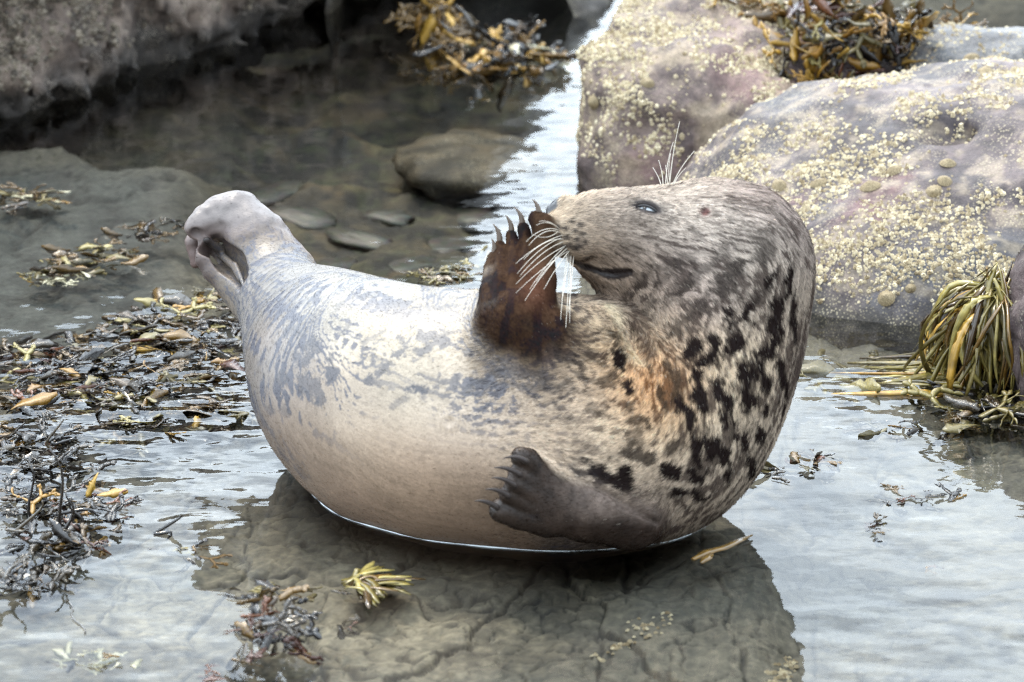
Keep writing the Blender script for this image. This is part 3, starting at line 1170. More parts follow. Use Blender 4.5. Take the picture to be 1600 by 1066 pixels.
def wrack_geo(seed, levels=3, bladders=True, wide=1.0):
    """forked strap frond about one unit long, lying along +X"""
    r = np.random.default_rng(seed)
    Vs, Fs, base = [], [], 0

    def add(V, F):
        nonlocal base
        Vs.append(V)
        Fs.append(F + base)
        base += len(V)

    def branch(p, ang, L, w, lev, roll):
        nonlocal base
        n = 6
        s = np.linspace(0, 1, n)
        bend = r.normal(0, .45)
        a = ang + bend * s
        stp = np.stack([np.cos(a), np.sin(a), np.zeros(n)], 1) * L / (n - 1)
        path = p + np.vstack([[0, 0, 0], np.cumsum(stp[1:], 0)])
        path[:, 2] += .03 * np.sin(s * 3 + r.random() * 6) * L * 4 * r.normal(0, .6) * s
        tip = lev == 0
        prof = np.where(tip, np.sin(np.clip(.35 + s * 2.6, 0, np.pi)) ** .6, 1.0)
        wv = w * (0.8 + .25 * np.sin(s * np.pi)) * prof
        wv[-1] *= .35 if tip else 1
        rollv = roll + r.normal(0, .5) * s
        side = np.stack([-np.sin(a) * np.cos(rollv), np.cos(a) * np.cos(rollv), np.sin(rollv)], 1)
        add(*ribbon(path, wv, .012, side))
        if bladders and lev <= 1 and r.random() < .55:
            for sg in (-1, 1):
                V, F = uvball0(6, 5)
                V = V * np.array([.045, .03, .028]) + path[2] + side[2] * sg * w * .55
                add(V, F)
        if lev > 0:
            sp = r.uniform(.25, .6)
            for sg in (-1, 1):
                if r.random() < .93:
                    branch(path[-1], a[-1] + sg * sp + r.normal(0, .1), L * r.uniform(.65, .95), w * .92, lev - 1, rollv[-1])

    branch(np.zeros(3), r.normal(0, .1), .36, .066 * wide, levels, r.normal(0, .3))
    return np.vstack(Vs), np.vstack(Fs)


def leaf_geo(seed):
    """single broad blade with a wavy edge"""
    r = np.random.default_rng(seed)
    n = 9
    s = np.linspace(0, 1, n)
    path = np.stack([s, .12 * np.sin(s * 2.5 + r.random() * 3), .05 * np.sin(s * 5 + r.random() * 6)], 1)
    w = .15 * np.sin(np.clip(s * 2.9 + .12, 0, np.pi)) ** .7 * (1 + .25 * np.sin(s * 17 + r.random() * 6)) + .012
    roll = r.normal(0, .4) + .5 * np.sin(s * 3 + r.random() * 6)
    side = np.stack([0 * s, np.cos(roll), np.sin(roll)], 1)
    return ribbon(path, w, .012, side)


WR = [wrack_geo(k, 2 if k % 3 else 3, k % 2 == 0, 1.0 + .3 * (k % 3)) for k in range(10)]
LE = [leaf_geo(60 + k) for k in range(6)]
_frond_mesh = {}


def frond_mesh(kind, k, m):
    key = (kind, k, m.name)
    if key not in _frond_mesh:
        V, F = (WR if kind == 'w' else LE)[k]
        _frond_mesh[key] = poly_mesh('frond', V, F, m)
    return _frond_mesh[key]


def seaweed(name, label, centre, group=None, cat='seaweed'):
    o = empty(name, tuple(float(x) for x in centre))
    tag(o, label, cat, group)
    return o


def add_frond(root, p, size, yaw, pitch, roll, m, kind='w'):
    k = int(rng.integers(len(WR if kind == 'w' else LE)))
    o = ob('frond', frond_mesh(kind, k, m), root)
    o.location = tuple(float(a) for a in (np.asarray(p) - np.array(root.location)))
    o.rotation_euler = (roll, pitch, yaw)
    o.scale = (size, size, size)
    return o


def pickm(ws):
    ms = [w[0] for w in ws]
    p = np.array([w[1] for w in ws], float)
    return ms[int(rng.choice(len(ms), p=p / p.sum()))]


def mat_patch(name, label, cx, cy, rx, ry, n, size, ws, z=(-.012, .004), tilt=.12, leaf=.28, rot=0.0, group='seaweed mats afloat'):
    root = seaweed(name, label, gp(cx, cy), group)
    for _ in range(n):
        a, q = rng.random() * 6.283, math.sqrt(rng.random())
        dx, dy = math.cos(a) * q * rx, math.sin(a) * q * ry
        dx, dy = dx * math.cos(rot) - dy * math.sin(rot), dx * math.sin(rot) + dy * math.cos(rot)
        p = gp(cx + dx, cy + dy, rng.uniform(*z))
        add_frond(root, p, rng.uniform(*size), rng.random() * 6.283, rng.normal(0, tilt), rng.normal(0, tilt), pickm(ws), 'l' if rng.random() < leaf else 'w')
    return root


DK = [(M_DARK, 5), (M_BROWN, 2.4), (M_GOLD, .4), (M_OLIVE, .7), (M_RED, .5)]
MX = [(M_DARK, 3), (M_BROWN, 3), (M_GOLD, 1), (M_OLIVE, 1)]
mat_patch('wrack_mat', 'floating brown wrack mat right under the raised hind flippers', 310, 492, 95, 28, 60, (.05, .12), [(M_BROWN, 3), (M_OLIVE, 2), (M_DARK, 2), (M_GOLD, .6)], rot=-.2)
mat_patch('wrack_mat', 'dense dark wrack mat left of the seal hip, full of wet glints', 225, 555, 165, 58, 290, (.035, .095), DK, z=(-.016, .003), tilt=.16, rot=-.1)
mat_patch('wrack_mat', 'loose dark wrack mat at the frame edge beside the yellow blade', 60, 590, 100, 60, 150, (.035, .095), DK, z=(-.016, .003), tilt=.16)
mat_patch('wrack_mat', 'sparse olive wrack drifting just behind the seal belly', 320, 630, 120, 34, 60, (.05, .12), [(M_BROWN, 2), (M_OLIVE, 2), (M_DARK, 1)], z=(-.03, .001))
mat_patch('wrack_mat', 'thin strip of dark weed left of the yellow blade stalk', 40, 672, 60, 22, 26, (.04, .10), DK, tilt=.25)
mat_patch('wrack_mat', 'tan frond tuft afloat in the grey shallows at left', 150, 402, 80, 18, 46, (.035, .085), [(M_OLIVE, 3), (M_BROWN, 3)], z=(-.012, .004), tilt=.1, rot=-.1)
mat_patch('wrack_mat', 'pale and olive weed rafts left of the tan tuft', 85, 432, 55, 12, 26, (.03, .07), [(M_PALE, 2), (M_OLIVE, 2), (M_GOLD, 1)], tilt=.08, leaf=.6)
mat_patch('wrack_mat', 'dark brown weed strand reaching towards the hind flippers', 240, 362, 60, 12, 34, (.035, .08), [(M_BROWN, 3), (M_DARK, 2)], rot=-.2)
mat_patch('wrack_mat', 'brown weed drifting at the far left below the boulder', 42, 308, 50, 12, 30, (.035, .085), [(M_BROWN, 3), (M_OLIVE, 1), (M_PALE, .4)])
mat_patch('wrack_mat', 'olive weed strip between the seal back and the pool', 705, 426, 62, 9, 38, (.03, .075), [(M_OLIVE, 3), (M_BROWN, 2), (M_PALE, .6)], rot=-.12)
mat_patch('wrack_mat', 'small weed raft beside the raised flipper wrist', 770, 396, 22, 8, 12, (.025, .05), [(M_OLIVE, 2), (M_PALE, 1)])
mat_patch('wrack_mat', 'brown and olive wrack below the hanging tuft', 1545, 640, 70, 26, 40, (.05, .13), [(M_OLIVE, 2), (M_DARK, 3), (M_BROWN, 2)], tilt=.2)
mat_patch('wrack_mat', 'dark wrack line lying right of the seal back on pale water', 1255, 733, 70, 15, 26, (.03, .085), DK, rot=-.15)
mat_patch('wrack_mat', 'weed scraps scattered across the water below the purple boulder', 1420, 668, 90, 14, 20, (.03, .08), MX, z=(-.012, .003))
mat_patch('wrack_mat', 'thin pair of dark weed strands on open pale water', 1440, 783, 60, 12, 12, (.03, .08), DK, rot=-.1)
mat_patch('wrack_mat', 'little star of dark weed alone on pale water', 1365, 822, 18, 16, 9, (.025, .05), DK)
mat_patch('wrack_mat', 'tiny brown scrap farthest out on the pale water', 1456, 889, 9, 6, 4, (.02, .035), [(M_BROWN, 1), (M_RED, 1)])
mat_patch('wrack_mat', 'little brown and olive scrap between the dark clump and the seal', 285, 862, 45, 16, 13, (.025, .06), MX)
mat_patch('wrack_mat', 'pale broken weed scraps at the bottom left edge', 130, 1035, 90, 16, 16, (.025, .06), [(M_PALE, 2), (M_DARK, 1), (M_BROWN, 1)])
mat_patch('wrack_mat', 'thin tan weed strip above the red-brown clump', 455, 925, 75, 9, 14, (.03, .08), [(M_OLIVE, 2), (M_BROWN, 2), (M_DARK, 1)], z=(-.015, .002))
mat_patch('wrack_mat', 'dark weed scrap by the olive weed fan', 540, 985, 12, 16, 5, (.03, .06), [(M_RED, 2), (M_DARK, 2)])
mat_patch('wrack_mat', 'small red weed scrap cut by the bottom edge', 318, 1058, 12, 10, 6, (.03, .05), [(M_RED, 2), (M_DARK, 2)])
mat_patch('wrack_mat', 'sunken pale olive weed under the purple boulder foot', 1330, 590, 90, 18, 16, (.08, .18), [(M_OLIVE, 3)], z=(-.04, -.015))


def heap(name, label, cx, cy, rx, ry, gy, n, size, ws, depth=.10, up=.5, leaf=.3, group='wrack heaps', drop=0.0):
    root = seaweed(name, label, PT(cx, cy, gy), group)
    for _ in range(n):
        a, q = rng.random() * 6.283, math.sqrt(rng.random())
        p = PT(cx + math.cos(a) * q * rx, cy + math.sin(a) * q * ry, gy) + np.array([0, rng.uniform(-depth, depth), 0])
        add_frond(root, p, rng.uniform(*size), rng.random() * 6.283, rng.normal(drop, up), rng.normal(0, up), pickm(ws), 'l' if rng.random() < leaf else 'w')
    return root


mat_patch('wrack_clump', 'spiky dark wrack clump standing out of the water at left', 95, 800, 88, 92, 190, (.03, .085), [(M_DARK, 6), (M_BROWN, 1.0), (M_RED, .5), (M_GOLD, .25)], z=(-.014, .010), tilt=.24, leaf=.3, group='wrack heaps')
mat_patch('wrack_clump', 'dark wrack tangle above the spiky clump at the left edge', 50, 708, 70, 30, 70, (.03, .08), [(M_DARK, 5), (M_BROWN, 1), (M_GOLD, .2)], z=(-.014, .006), tilt=.2, leaf=.3, group='wrack heaps')
mat_patch('wrack_clump', 'low black wrack knot at the left edge below the spiky clump', 45, 908, 52, 24, 46, (.03, .075), [(M_DARK, 5), (M_BROWN, 1), (M_PALE, .2)], z=(-.012, .010), tilt=.24, leaf=.3, group='wrack heaps')
heap('wrack_clump', 'red-brown bladdered wrack clump alone in the foreground water', 418, 978, 40, 40, 1015, 60, (.035, .085), [(M_RED, 2), (M_DARK, 4), (M_BROWN, 2)], up=.4, depth=.12, leaf=.5)
heap('wrack_heap', 'golden brown wrack heap on rocks at the top right', 1325, 66, 122, 66, 258, 300, (.05, .13), [(M_BROWN, 3), (M_GOLD, 3.6), (M_DARK, 2.6), (M_RED, 1.0), (M_OLIVE, 1.0)], up=.8, depth=.14)
heap('wrack_heap', 'yellow-green weed cushion between the two right boulders', 1285, 122, 32, 24, 272, 70, (.03, .07), [(M_GOLD, 2), (M_OLIVE, 4)], up=.8, depth=.06)
heap('wrack_heap', 'ochre wrack sprig on the crest of the tall pinkish boulder', 1160, 6, 50, 10, 235, 30, (.04, .08), [(M_GOLD, 3), (M_BROWN, 2)], up=.6, depth=.05)
heap('wrack_heap', 'orange sprig sticking up behind the grey crest rock', 1500, 44, 14, 14, 250, 14, (.04, .07), [(M_GOLD, 3), (M_BROWN, 1)], up=.9, depth=.03)
heap('wrack_heap', 'gold and white wrack at the foot of the far grey rock', 770, 84, 110, 26, 96, 110, (.06, .13), [(M_BROWN, 3), (M_GOLD, 2), (M_DARK, 3), (M_PALE, 1.0)], up=.5, depth=.2)
heap('wrack_heap', 'golden wrack hanging down the far grey rock', 685, 12, 38, 28, 62, 40, (.07, .14), [(M_GOLD, 2), (M_BROWN, 3)], up=.5, depth=.05, drop=1.2)

mat_patch('wrack_mat', 'thin olive and brown weed film bridging the dark mats at left', 190, 640, 150, 42, 110, (.04, .10), [(M_BROWN, 3), (M_DARK, 3), (M_OLIVE, 2), (M_GOLD, .5)], z=(-.02, .002), tilt=.12)

# single blades
def blade(name, label, px, py, gy, size, yaw, pitch, roll, m, k=0):
    p = PT(px, py, gy)
    o = ob(name, poly_mesh(name, *leaf_geo(300 + k), m))
    o.location = p
    o.rotation_euler = (roll, pitch, yaw)
    o.scale = (size, size, size)
    tag(o, label, 'seaweed', 'single weed blades')


blade('kelp_blade', 'bright yellow blade slanting out of the dark mat at left', 22, 648, 650, .10, .55, -.35, .5, M_GOLD, 1)
blade('kelp_blade', 'upright yellow blade on the spiky dark clump', 136, 778, 800, .055, .3, -1.2, .4, M_GOLD, 2)
blade('kelp_blade', 'yellow blade lying right of the upright one', 152, 778, 782, .06, .1, -.15, .5, M_GOLD, 3)
blade('kelp_blade', 'small yellow scrap in the wet mat near the tail', 330, 568, 570, .045, .2, -.1, .4, M_GOLD, 4)

o = seaweed('weed_frond', 'brown forked frond touching the seal shoulder reflection at the water', gp(1085, 872), 'single weed blades')
V, F = ribbon(np.array([gp(1083, 874, .002), gp(1105, 862, .006), gp(1130, 856, .008), gp(1152, 846, .008), gp(1175, 836, .006)]), np.array([.006, .013, .012, .009, .003]), .003)
ob('frond', poly_mesh('frond', V - np.array(o.location), F, M_BROWN), o)
V, F = ribbon(np.array([gp(1112, 862, .004), gp(1104, 872, .004), gp(1097, 880, .003)]), np.array([.006, .011, .004]), .003)
ob('frond', poly_mesh('frond', V - np.array(o.location), F, M_BROWN), o)

# olive fan in front of the seal
root = seaweed('weed_fan', 'olive weed fan spread at the surface of the foreground water', gp(560, 905), 'single weed blades')
for k in range(40):
    a = rng.uniform(-1.7, 1.5)
    x1, y1 = 556 + math.cos(a) * rng.uniform(45, 112), 914 + math.sin(a) * rng.uniform(14, 40)
    p0, p1 = gp(552 + rng.normal(0, 10), 910 + rng.normal(0, 5), -.006), gp(x1, y1, rng.uniform(-.007, .006))
    s_ = np.linspace(0, 1, 7)[:, None]
    pth = p0 * (1 - s_) + p1 * s_ + np.array([0, 0, .012]) * np.sin(s_ * np.pi) * rng.random() + np.array([.01, .02, 0]) * np.sin(s_ * 4 + k) * .5
    V, F = ribbon(pth, .0066 * np.array([.5, .8, .9, 1, 1.2, 1.2, .4]), .0015)
    ob('frond', poly_mesh('frond', V - np.array(root.location), F, M_STRAP if k % 3 else M_BROWN), root)

# hanging strap tuft at the right edge
root = seaweed('strap_weed', 'olive strap weed tuft hanging from the edge rock into the water', PT(1560, 440, 585))
for k in range(190):
    x0, y0 = 1562 + rng.normal(0, 12), 448 + rng.normal(0, 16)
    gx = rng.uniform(0, 1)
    x1 = 1600 - 150 * gx + rng.normal(0, 16)
    y1 = 606 - 38 * gx + rng.normal(0, 12)
    g0, g1 = 590 + rng.normal(0, 5), 604 - 20 * gx + rng.normal(0, 6)
    p0, p1 = PT(x0, y0, g0), gp(x1, y1, rng.uniform(-.01, .012))
    s_ = np.linspace(0, 1, 10)[:, None]
    hump = np.array([-.05 * (gx - .3) + rng.normal(0, .028), -.03 + rng.normal(0, .025), .028 + rng.normal(0, .022)])
    pth = p0 * (1 - s_) + p1 * s_ + hump * np.sin(s_ * np.pi) ** 1 + np.array([.010, .004, .006]) * np.sin(s_ * rng.uniform(4, 10) + k) * s_
    if rng.random() < .25 * gx + .06:
        ext = pth[-1] + np.outer(np.linspace(.2, 1, 5), np.array([-rng.uniform(.05, .25), rng.uniform(-.09, .06), 0]))
        ext[:, 2] = np.linspace(.004, -.004, 5)
        pth = np.vstack([pth, ext])
    n_ = len(pth)
    w_ = .0056 * rng.uniform(.5, 1.5) * (.3 + .9 * np.sin(np.linspace(.1, 3.0, n_)) ** .8)
    tw = np.linspace(0, rng.normal(0, 1.2), n_) + rng.normal(0, .5)
    side = np.stack([np.cos(tw), np.sin(tw) * .4, np.sin(tw)], 1)
    V, F = ribbon(pth, w_, .0008, side)
    ob('strap', poly_mesh('strap', V - np.array(root.location), F, M_GOLD if k % 9 == 0 else (M_BROWN if k % 7 == 0 else (M_STRAP if k % 2 else M_OLIVE))), root)

# twigs and stalks in the left clump
root = seaweed('weed_stalks', 'bare black weed stalks rising from the spiky clump at left', gp(100, 800))
for x0, y0, x1, y1, g in [(105, 830, 78, 700, 830), (78, 705, 90, 660, 800), (100, 835, 112, 765, 836), (60, 820, 40, 730, 820), (20, 690, 40, 660, 700), (30, 830, 70, 780, 832), (120, 830, 118, 775, 832), (100, 800, 165, 802, 815), (250, 830, 285, 803, 830), (250, 830, 265, 842, 835), (85, 690, 110, 690, 760)]:
    p0, p1 = PT(x0, y0, g), PT(x1, y1, g)
    V, F = tube(np.array([p0 * (1 - s) + p1 * s + np.array([.012, 0, .006]) * math.sin(s * 5 + x0) for s in np.linspace(0, 1, 8)]), np.linspace(.0042, .0016, 8), 6)
    ob('stalk', poly_mesh('stalk', V - np.array(root.location), F, M_DARK), root)
root = ob('weed_thread', poly_mesh('weed_thread', *tube(np.array([gp(103 + 28 * s + 5 * math.sin(s * 9), 938 + 52 * s, .001) for s in np.linspace(0, 1, 12)]), .0018, 5), M_DARK))
tag(root, 'single dark squiggly weed thread lying on the foreground water', 'seaweed', 'single weed blades')
# ------------------------------------------------------------------ the seal
SEAL_H = 0.0034


def CP(rows):
    """rows of (px,py,r_px,gy) -> centres, radii in metres"""
    c = np.array([PT(a, b, g) for a, b, r, g in rows])
    r = np.array([row[2] * pxm(c[i]) for i, row in enumerate(rows)])
    return c, r


spine_rows = [(408, 432, 58, 642), (460, 492, 86, 682), (512, 548, 131, 728), (566, 602, 171, 768), (640, 632, 187, 790),
              (720, 650, 199, 803), (820, 660, 204, 812), (912, 668, 203, 815), (985, 674, 184, 812), (1035, 662, 166, 802),
              (1066, 620, 160, 795), (1092, 560, 156, 787), (1114, 495, 149, 778), (1130, 421, 137, 772)]
sc_, sr_ = CP(spine_rows)
dense = catmull(np.column_stack([sc_, sr_]), 5)
SP_C, SP_R = dense[:, :3].astype(np.float32), dense[:, 3].astype(np.float32)

sag_c, sag_r = CP([(540, 655, 119, 729), (620, 688, 138, 785), (720, 690, 158, 805), (850, 700, 165, 812)])
head_c, head_r = CP([(1128, 421, 136, 772), (1085, 400, 113, 774), (1040, 388, 95, 776), (1000, 372, 76, 778), (960, 358, 59, 780), (925, 353, 49, 782), (893, 354, 41, 783)])
jaw_c, jaw_r = CP([(1075, 430, 92, 776), (1015, 422, 68, 778), (970, 417, 50, 780), (935, 406, 33, 782), (903, 398, 18, 783)])
pad_c, pad_r = CP([(885, 365, 36, 789), (902, 378, 29, 793)])
nose_c, nose_r = CP([(868, 331, 15, 781), (884, 326, 20, 781)])

fl_root, flr_r = CP([(930, 600, 60, 828), (858, 560, 62, 845), (812, 508, 55, 846)])
# the forearm stands proud of the chest
palm_c, palm_r = CP([(812, 505, 50, 840), (806, 455, 40, 810)])
fing_rows = [
    [(838, 495, 27, 842), (848, 440, 21, 826), (849, 385, 17, 808), (846, 350, 15, 803), (838, 342, 13, 800)],
    [(818, 495, 22, 844), (824, 435, 13, 826), (823, 385, 11, 804), (817, 356, 9, 797)],
    [(800, 495, 22, 844), (803, 435, 13, 826), (803, 390, 11, 802), (799, 368, 9, 795)],
    [(783, 495, 22, 844), (783, 440, 13, 826), (783, 400, 11, 804), (781, 384, 9, 797)],
    [(770, 500, 24, 844), (764, 455, 14, 828), (767, 420, 11, 808), (772, 403, 11, 802)]]
fing = [CP(r) for r in fing_rows]

WEB = [PT(806, 460, 808), PT(842, 375, 792), PT(780, 410, 792)]
lf_root, lfr_r = CP([(1040, 792, 40, 845), (985, 806, 50, 868), (915, 793, 50, 880), (862, 784, 45, 884)])
toe_rows = [
    [(862, 770, 34, 886), (838, 745, 24, 890), (824, 722, 20, 894), (815, 715, 17, 898)],
    [(858, 778, 34, 888), (828, 752, 20, 894), (808, 740, 15, 900)],
    [(858, 786, 34, 888), (822, 766, 20, 896), (803, 756, 15, 902)],
    [(856, 796, 34, 888), (815, 782, 20, 896), (794, 772, 15, 902)],
    [(856, 806, 34, 888), (812, 803, 24, 894), (784, 797, 20, 900)]]
toes = [CP(r) for r in toe_rows]

hf_rows = [
    [(438, 432, 56, 645), (398, 372, 47, 635), (372, 338, 36, 628), (345, 338, 29, 626), (318, 350, 22, 630), (306, 356, 17, 634)],
    [(372, 338, 36, 626), (340, 352, 26, 618), (316, 362, 16, 616), (304, 380, 13, 618), (308, 408, 11, 622)],
    [(398, 462, 36, 652), (362, 440, 22, 648), (333, 424, 15, 646), (320, 405, 13, 644), (318, 384, 12, 642)],
    [(345, 392, 10, 634), (322, 382, 12, 637), (322, 400, 12, 638), (350, 418, 9, 640)]]
hf = [CP(r) for r in hf_rows]
hf_web_c, hf_web_r = CP([(392, 430, 16, 634), (350, 400, 12, 630), (325, 385, 10, 630)])


def d_trunk(P):
    out = None
    for c, r in zip(SP_C, SP_R):
        d = sph(P, c, r)
        out = d if out is None else np.minimum(out, d)
    out = smin(out, chain(P, sag_c, sag_r), 0.06)
    return out


def d_headraw(P):
    h = chain(P, head_c, head_r, 0.02)
    j = chain(P, jaw_c, jaw_r, 0.015)
    h = smin(h, j, 0.012)
    h = smin(h, smin(sph(P, pad_c[0], pad_r[0]), sph(P, pad_c[1], pad_r[1]), 0.01), 0.012)
    h = smin(h, chain(P, nose_c, nose_r), 0.008)
    return h


def d_raised(P):
    d = chain(P, fl_root, flr_r, 0.03)
    d = smin(d, chain(P, palm_c, palm_r), 0.02)
    f = None
    for c, r in fing:
        e = chain(P, c, r, 0.006)
        f = e if f is None else smin(f, e, 0.003)
    web = cone(P, WEB[0], WEB[1], .020, .012)
    web = np.minimum(web, cone(P, WEB[0], WEB[2], .020, .010))
    web = np.minimum(web, cone(P, WEB[1], WEB[2], .011, .010))
    return smin(smin(d, web, .01), f, 0.006)


def d_lower(P):
    d = chain(P, lf_root, lfr_r, 0.02)
    f = None
    for c, r in toes:
        e = chain(P, c, r, 0.006)
        f = e if f is None else smin(f, e, 0.004)
    return smin(d, f, 0.016)


def d_hind(P):
    d = chain(P, *hf[0], k=0.02)
    d = smin(d, chain(P, *hf[1], k=0.012), 0.014)
    d2 = chain(P, *hf[2], k=0.012)
    d2 = smin(d2, chain(P, *hf[3], k=0.006), 0.006)
    d = d + (.0011 * np.sin((P @ np.array([.35, .2, -.9], np.float32)) * 260)).astype(np.float32) * np.clip(.6 + vnoise(P, 14, 3), 0, 1) + .0015 * vnoise(P, 60, 6)
    d2 = smin(d2, chain(P, hf_web_c, hf_web_r, 0.006), 0.01)
    return smin(d, d2, 0.006)


def sub_bounds(fn, rows_list):
    lo = np.min([(c - r[:, None]).min(0) for c, r in rows_list], 0) - 0.06
    hi = np.max([(c + r[:, None]).max(0) for c, r in rows_list], 0) + 0.06

    def g(P):
        out = np.full(len(P), 0.12, np.float32)
        m = ((P > lo) & (P < hi)).all(1)
        if m.any():
            out[m] = fn(P[m])
        # outside the box: at least as far as the box
        q = np.maximum(np.maximum(lo - P, P - hi), 0)
        return np.where(m, out, np.linalg.norm(q, axis=1) + 0.05).astype(np.float32)
    return g


g_head = sub_bounds(d_headraw, [(head_c, head_r), (jaw_c, jaw_r), (pad_c, pad_r), (nose_c, nose_r)])
g_raised = sub_bounds(d_raised, [(fl_root, flr_r), (palm_c, palm_r)] + fing)
g_lower = sub_bounds(d_lower, [(lf_root, lfr_r)] + toes)
g_hind = sub_bounds(d_hind, hf)


def sdf_base(P):
    b = d_trunk(P)
    b = smin(b, g_head(P), 0.035)
    b = smin(b, g_raised(P), 0.05)
    b = smin(b, g_lower(P), 0.03)
    b = smin(b, g_hind(P), 0.045)
    return b


def trace(f, px, py, far=12.0):
    px, py = np.atleast_1d(np.asarray(px, float)), np.atleast_1d(np.asarray(py, float))
    d = ray(px, py)
    d = d / np.linalg.norm(d, axis=1, keepdims=True)
    t = np.full(len(px), 6.5)
    for i in range(90):
        s = evalf(f, (CAM + d * t[:, None]).astype(np.float32))
        t = np.minimum(t + np.clip(s, -0.05, 0.3) * 0.9, far)
    P = CAM + d * t[:, None]
    hit = np.abs(evalf(f, P.astype(np.float32))) < 0.004
    return P, hit


def grad(f, P, e=0.004):
    P = np.asarray(P, np.float32)
    g = np.stack([evalf(f, P + np.eye(3, dtype=np.float32)[i] * e) - evalf(f, P - np.eye(3, dtype=np.float32)[i] * e) for i in range(3)], 1)
    return g / (np.linalg.norm(g, axis=1, keepdims=True) + 1e-9)


CAV_PX = np.array([(306, 366), (322, 380), (345, 396), (364, 412), (376, 434), (381, 456)], float)
CAV, _ = trace(sdf_base, CAV_PX[:, 0], CAV_PX[:, 1])
CAV_R = np.array([10, 18, 23, 23, 17, 8]) * pxm(CAV[0])
FOLDS = [(CAV[[1, 2]] + FWD * .016 + UP * .006, np.array([6., 7]) * pxm(CAV[0])), (CAV[[2, 3, 4]] + FWD * .020 - UP * .004, np.array([6., 6, 5]) * pxm(CAV[0])), (CAV[[3, 5]] + FWD * .012 + RIGHT * .004, np.array([3.5, 3.]) * pxm(CAV[0]))]
NECK_PX = np.array([(962, 476), (978, 490), (990, 508), (999, 530), (1010, 556)], float)
NECKF, _ = trace(sdf_base, NECK_PX[:, 0] - 3, NECK_PX[:, 1] + 6)
ARMF, _ = trace(sdf_base, [880, 925, 965, 1000, 1030], [741, 758, 778, 800, 818])
# mouth groove, eye hollow, ear, navel: measured points set on the skin
mouth_px = np.array([(884, 402), (897, 411), (918, 418), (938, 425), (960, 428), (984, 425)], float)
mouth_px = catmull(mouth_px, 4)
MOUTH, _ = trace(sdf_base, mouth_px[:, 0], mouth_px[:, 1])
MOUTH = MOUTH.astype(np.float32)
EYE, _ = trace(sdf_base, [1010], [327])
EYE = EYE[0]
EYE_N = grad(sdf_base, EYE[None])[0]
EAR, _ = trace(sdf_base, [1099], [329])
EAR = EAR[0]
NAVEL = trace(sdf_base, [703], [659])[0][0]


def tangent(p, n, dx, dy):
    """unit tangent at p (normal n) along photo direction (dx right, dy down)"""
    v = RIGHT * dx - UP * dy
    v = v - n * np.dot(v, n)
    return v / (np.linalg.norm(v) + 1e-9)


EYE_U = tangent(EYE, EYE_N, 1, 0.40)
EYE_V = np.cross(EYE_N, EYE_U)
EYE_AX = np.stack([EYE_U, EYE_V, EYE_N])
mm = pxm(EYE)
_near = np.array([EYE, EAR, NAVEL, MOUTH.mean(0)])


def sdf_seal(P):
    b = sdf_base(P)
    # head details only near the head
    m = np.linalg.norm(P - EYE.astype(np.float32), axis=1) < 0.30
    if m.any():
        Q = P[m]
        v = b[m]
        mg = None
        for i in range(len(MOUTH) - 1):
            w = .6 + .5 * i / len(MOUTH)
            d = cone(Q, MOUTH[i], MOUTH[i + 1], 3.6 * mm * w, 3.6 * mm * w)
            mg = d if mg is None else np.minimum(mg, d)
        v = smax(v, -mg, 0.006)
        v = smin(v, ell(Q, EYE + EYE_V * 13 * mm - EYE_N * 6 * mm, np.array([30, 10, 11]) * mm, EYE_AX), 0.02)   # brow
        v = smin(v, ell(Q, EYE - EYE_V * 13 * mm - EYE_N * 8 * mm, np.array([26, 8, 11]) * mm, EYE_AX), 0.02)    # cheek below the eye
        v = smax(v, -ell(Q, EYE + EYE_N * 1 * mm, np.array([18, 6.0, 9]) * mm, EYE_AX), 0.005)
        v = smax(v, -sph(Q, EAR + np.array([0, 0, 0]), 5 * mm), 0.01)
        b[m] = v
    m = np.linalg.norm(P - CAV[2].astype(np.float32), axis=1) < 0.16
    if m.any():
        Q = P[m]
        v = smax(b[m], -chain(Q, CAV, CAV_R), 0.006)
        for c_, r_ in FOLDS:
            v = smin(v, chain(Q, c_, r_), 0.004)
        b[m] = v
    m = np.linalg.norm(P - ARMF[2].astype(np.float32), axis=1) < 0.2
    if m.any():
        b[m] = smax(b[m], -chain(P[m], ARMF, np.array([2., 4.5, 6, 5, 2.5]) * mm), 0.008)
    m = np.linalg.norm(P - NECKF[2].astype(np.float32), axis=1) < 0.16
    if m.any():
        b[m] = smax(b[m], -chain(P[m], NECKF, np.array([7., 16, 21, 17, 7]) * mm), 0.018)
    m = np.linalg.norm(P - NAVEL.astype(np.float32), axis=1) < 0.05
    if m.any():
        q = np.linalg.norm(P[m] - NAVEL.astype(np.float32), axis=1)
        b[m] += (0.0035 * np.exp(-(q / 0.006) ** 2) - 0.002 * np.exp(-((q - 0.013) / 0.005) ** 2)).astype(np.float32)
    return b


lo = (SP_C - SP_R[:, None]).min(0) - 0.15
hi = (SP_C + SP_R[:, None]).max(0) + 0.12
lo = np.minimum(lo, np.min([c.min(0) for c, r in hf + toes + fing], 0) - 0.08)
hi = np.maximum(hi, np.max([c.max(0) for c, r in hf + toes + fing], 0) + 0.08)
lo[2] = max(lo[2], -0.075)
SV, SF = mesh_sdf(sdf_seal, lo, hi, SEAL_H)
SV = smooth(SV, SF, 3)
SN = vnormals(SV, SF)

# --- coat: colours by place on the animal, belly, jaw and neck-edge shade painted in
n1 = fbm(SV, 9, 3, 3)


def place(rows):
    a = np.array([(r[0], r[1]) for r in rows], float)
    P, hit = trace(sdf_base, a[:, 0], a[:, 1])
    return P, hit


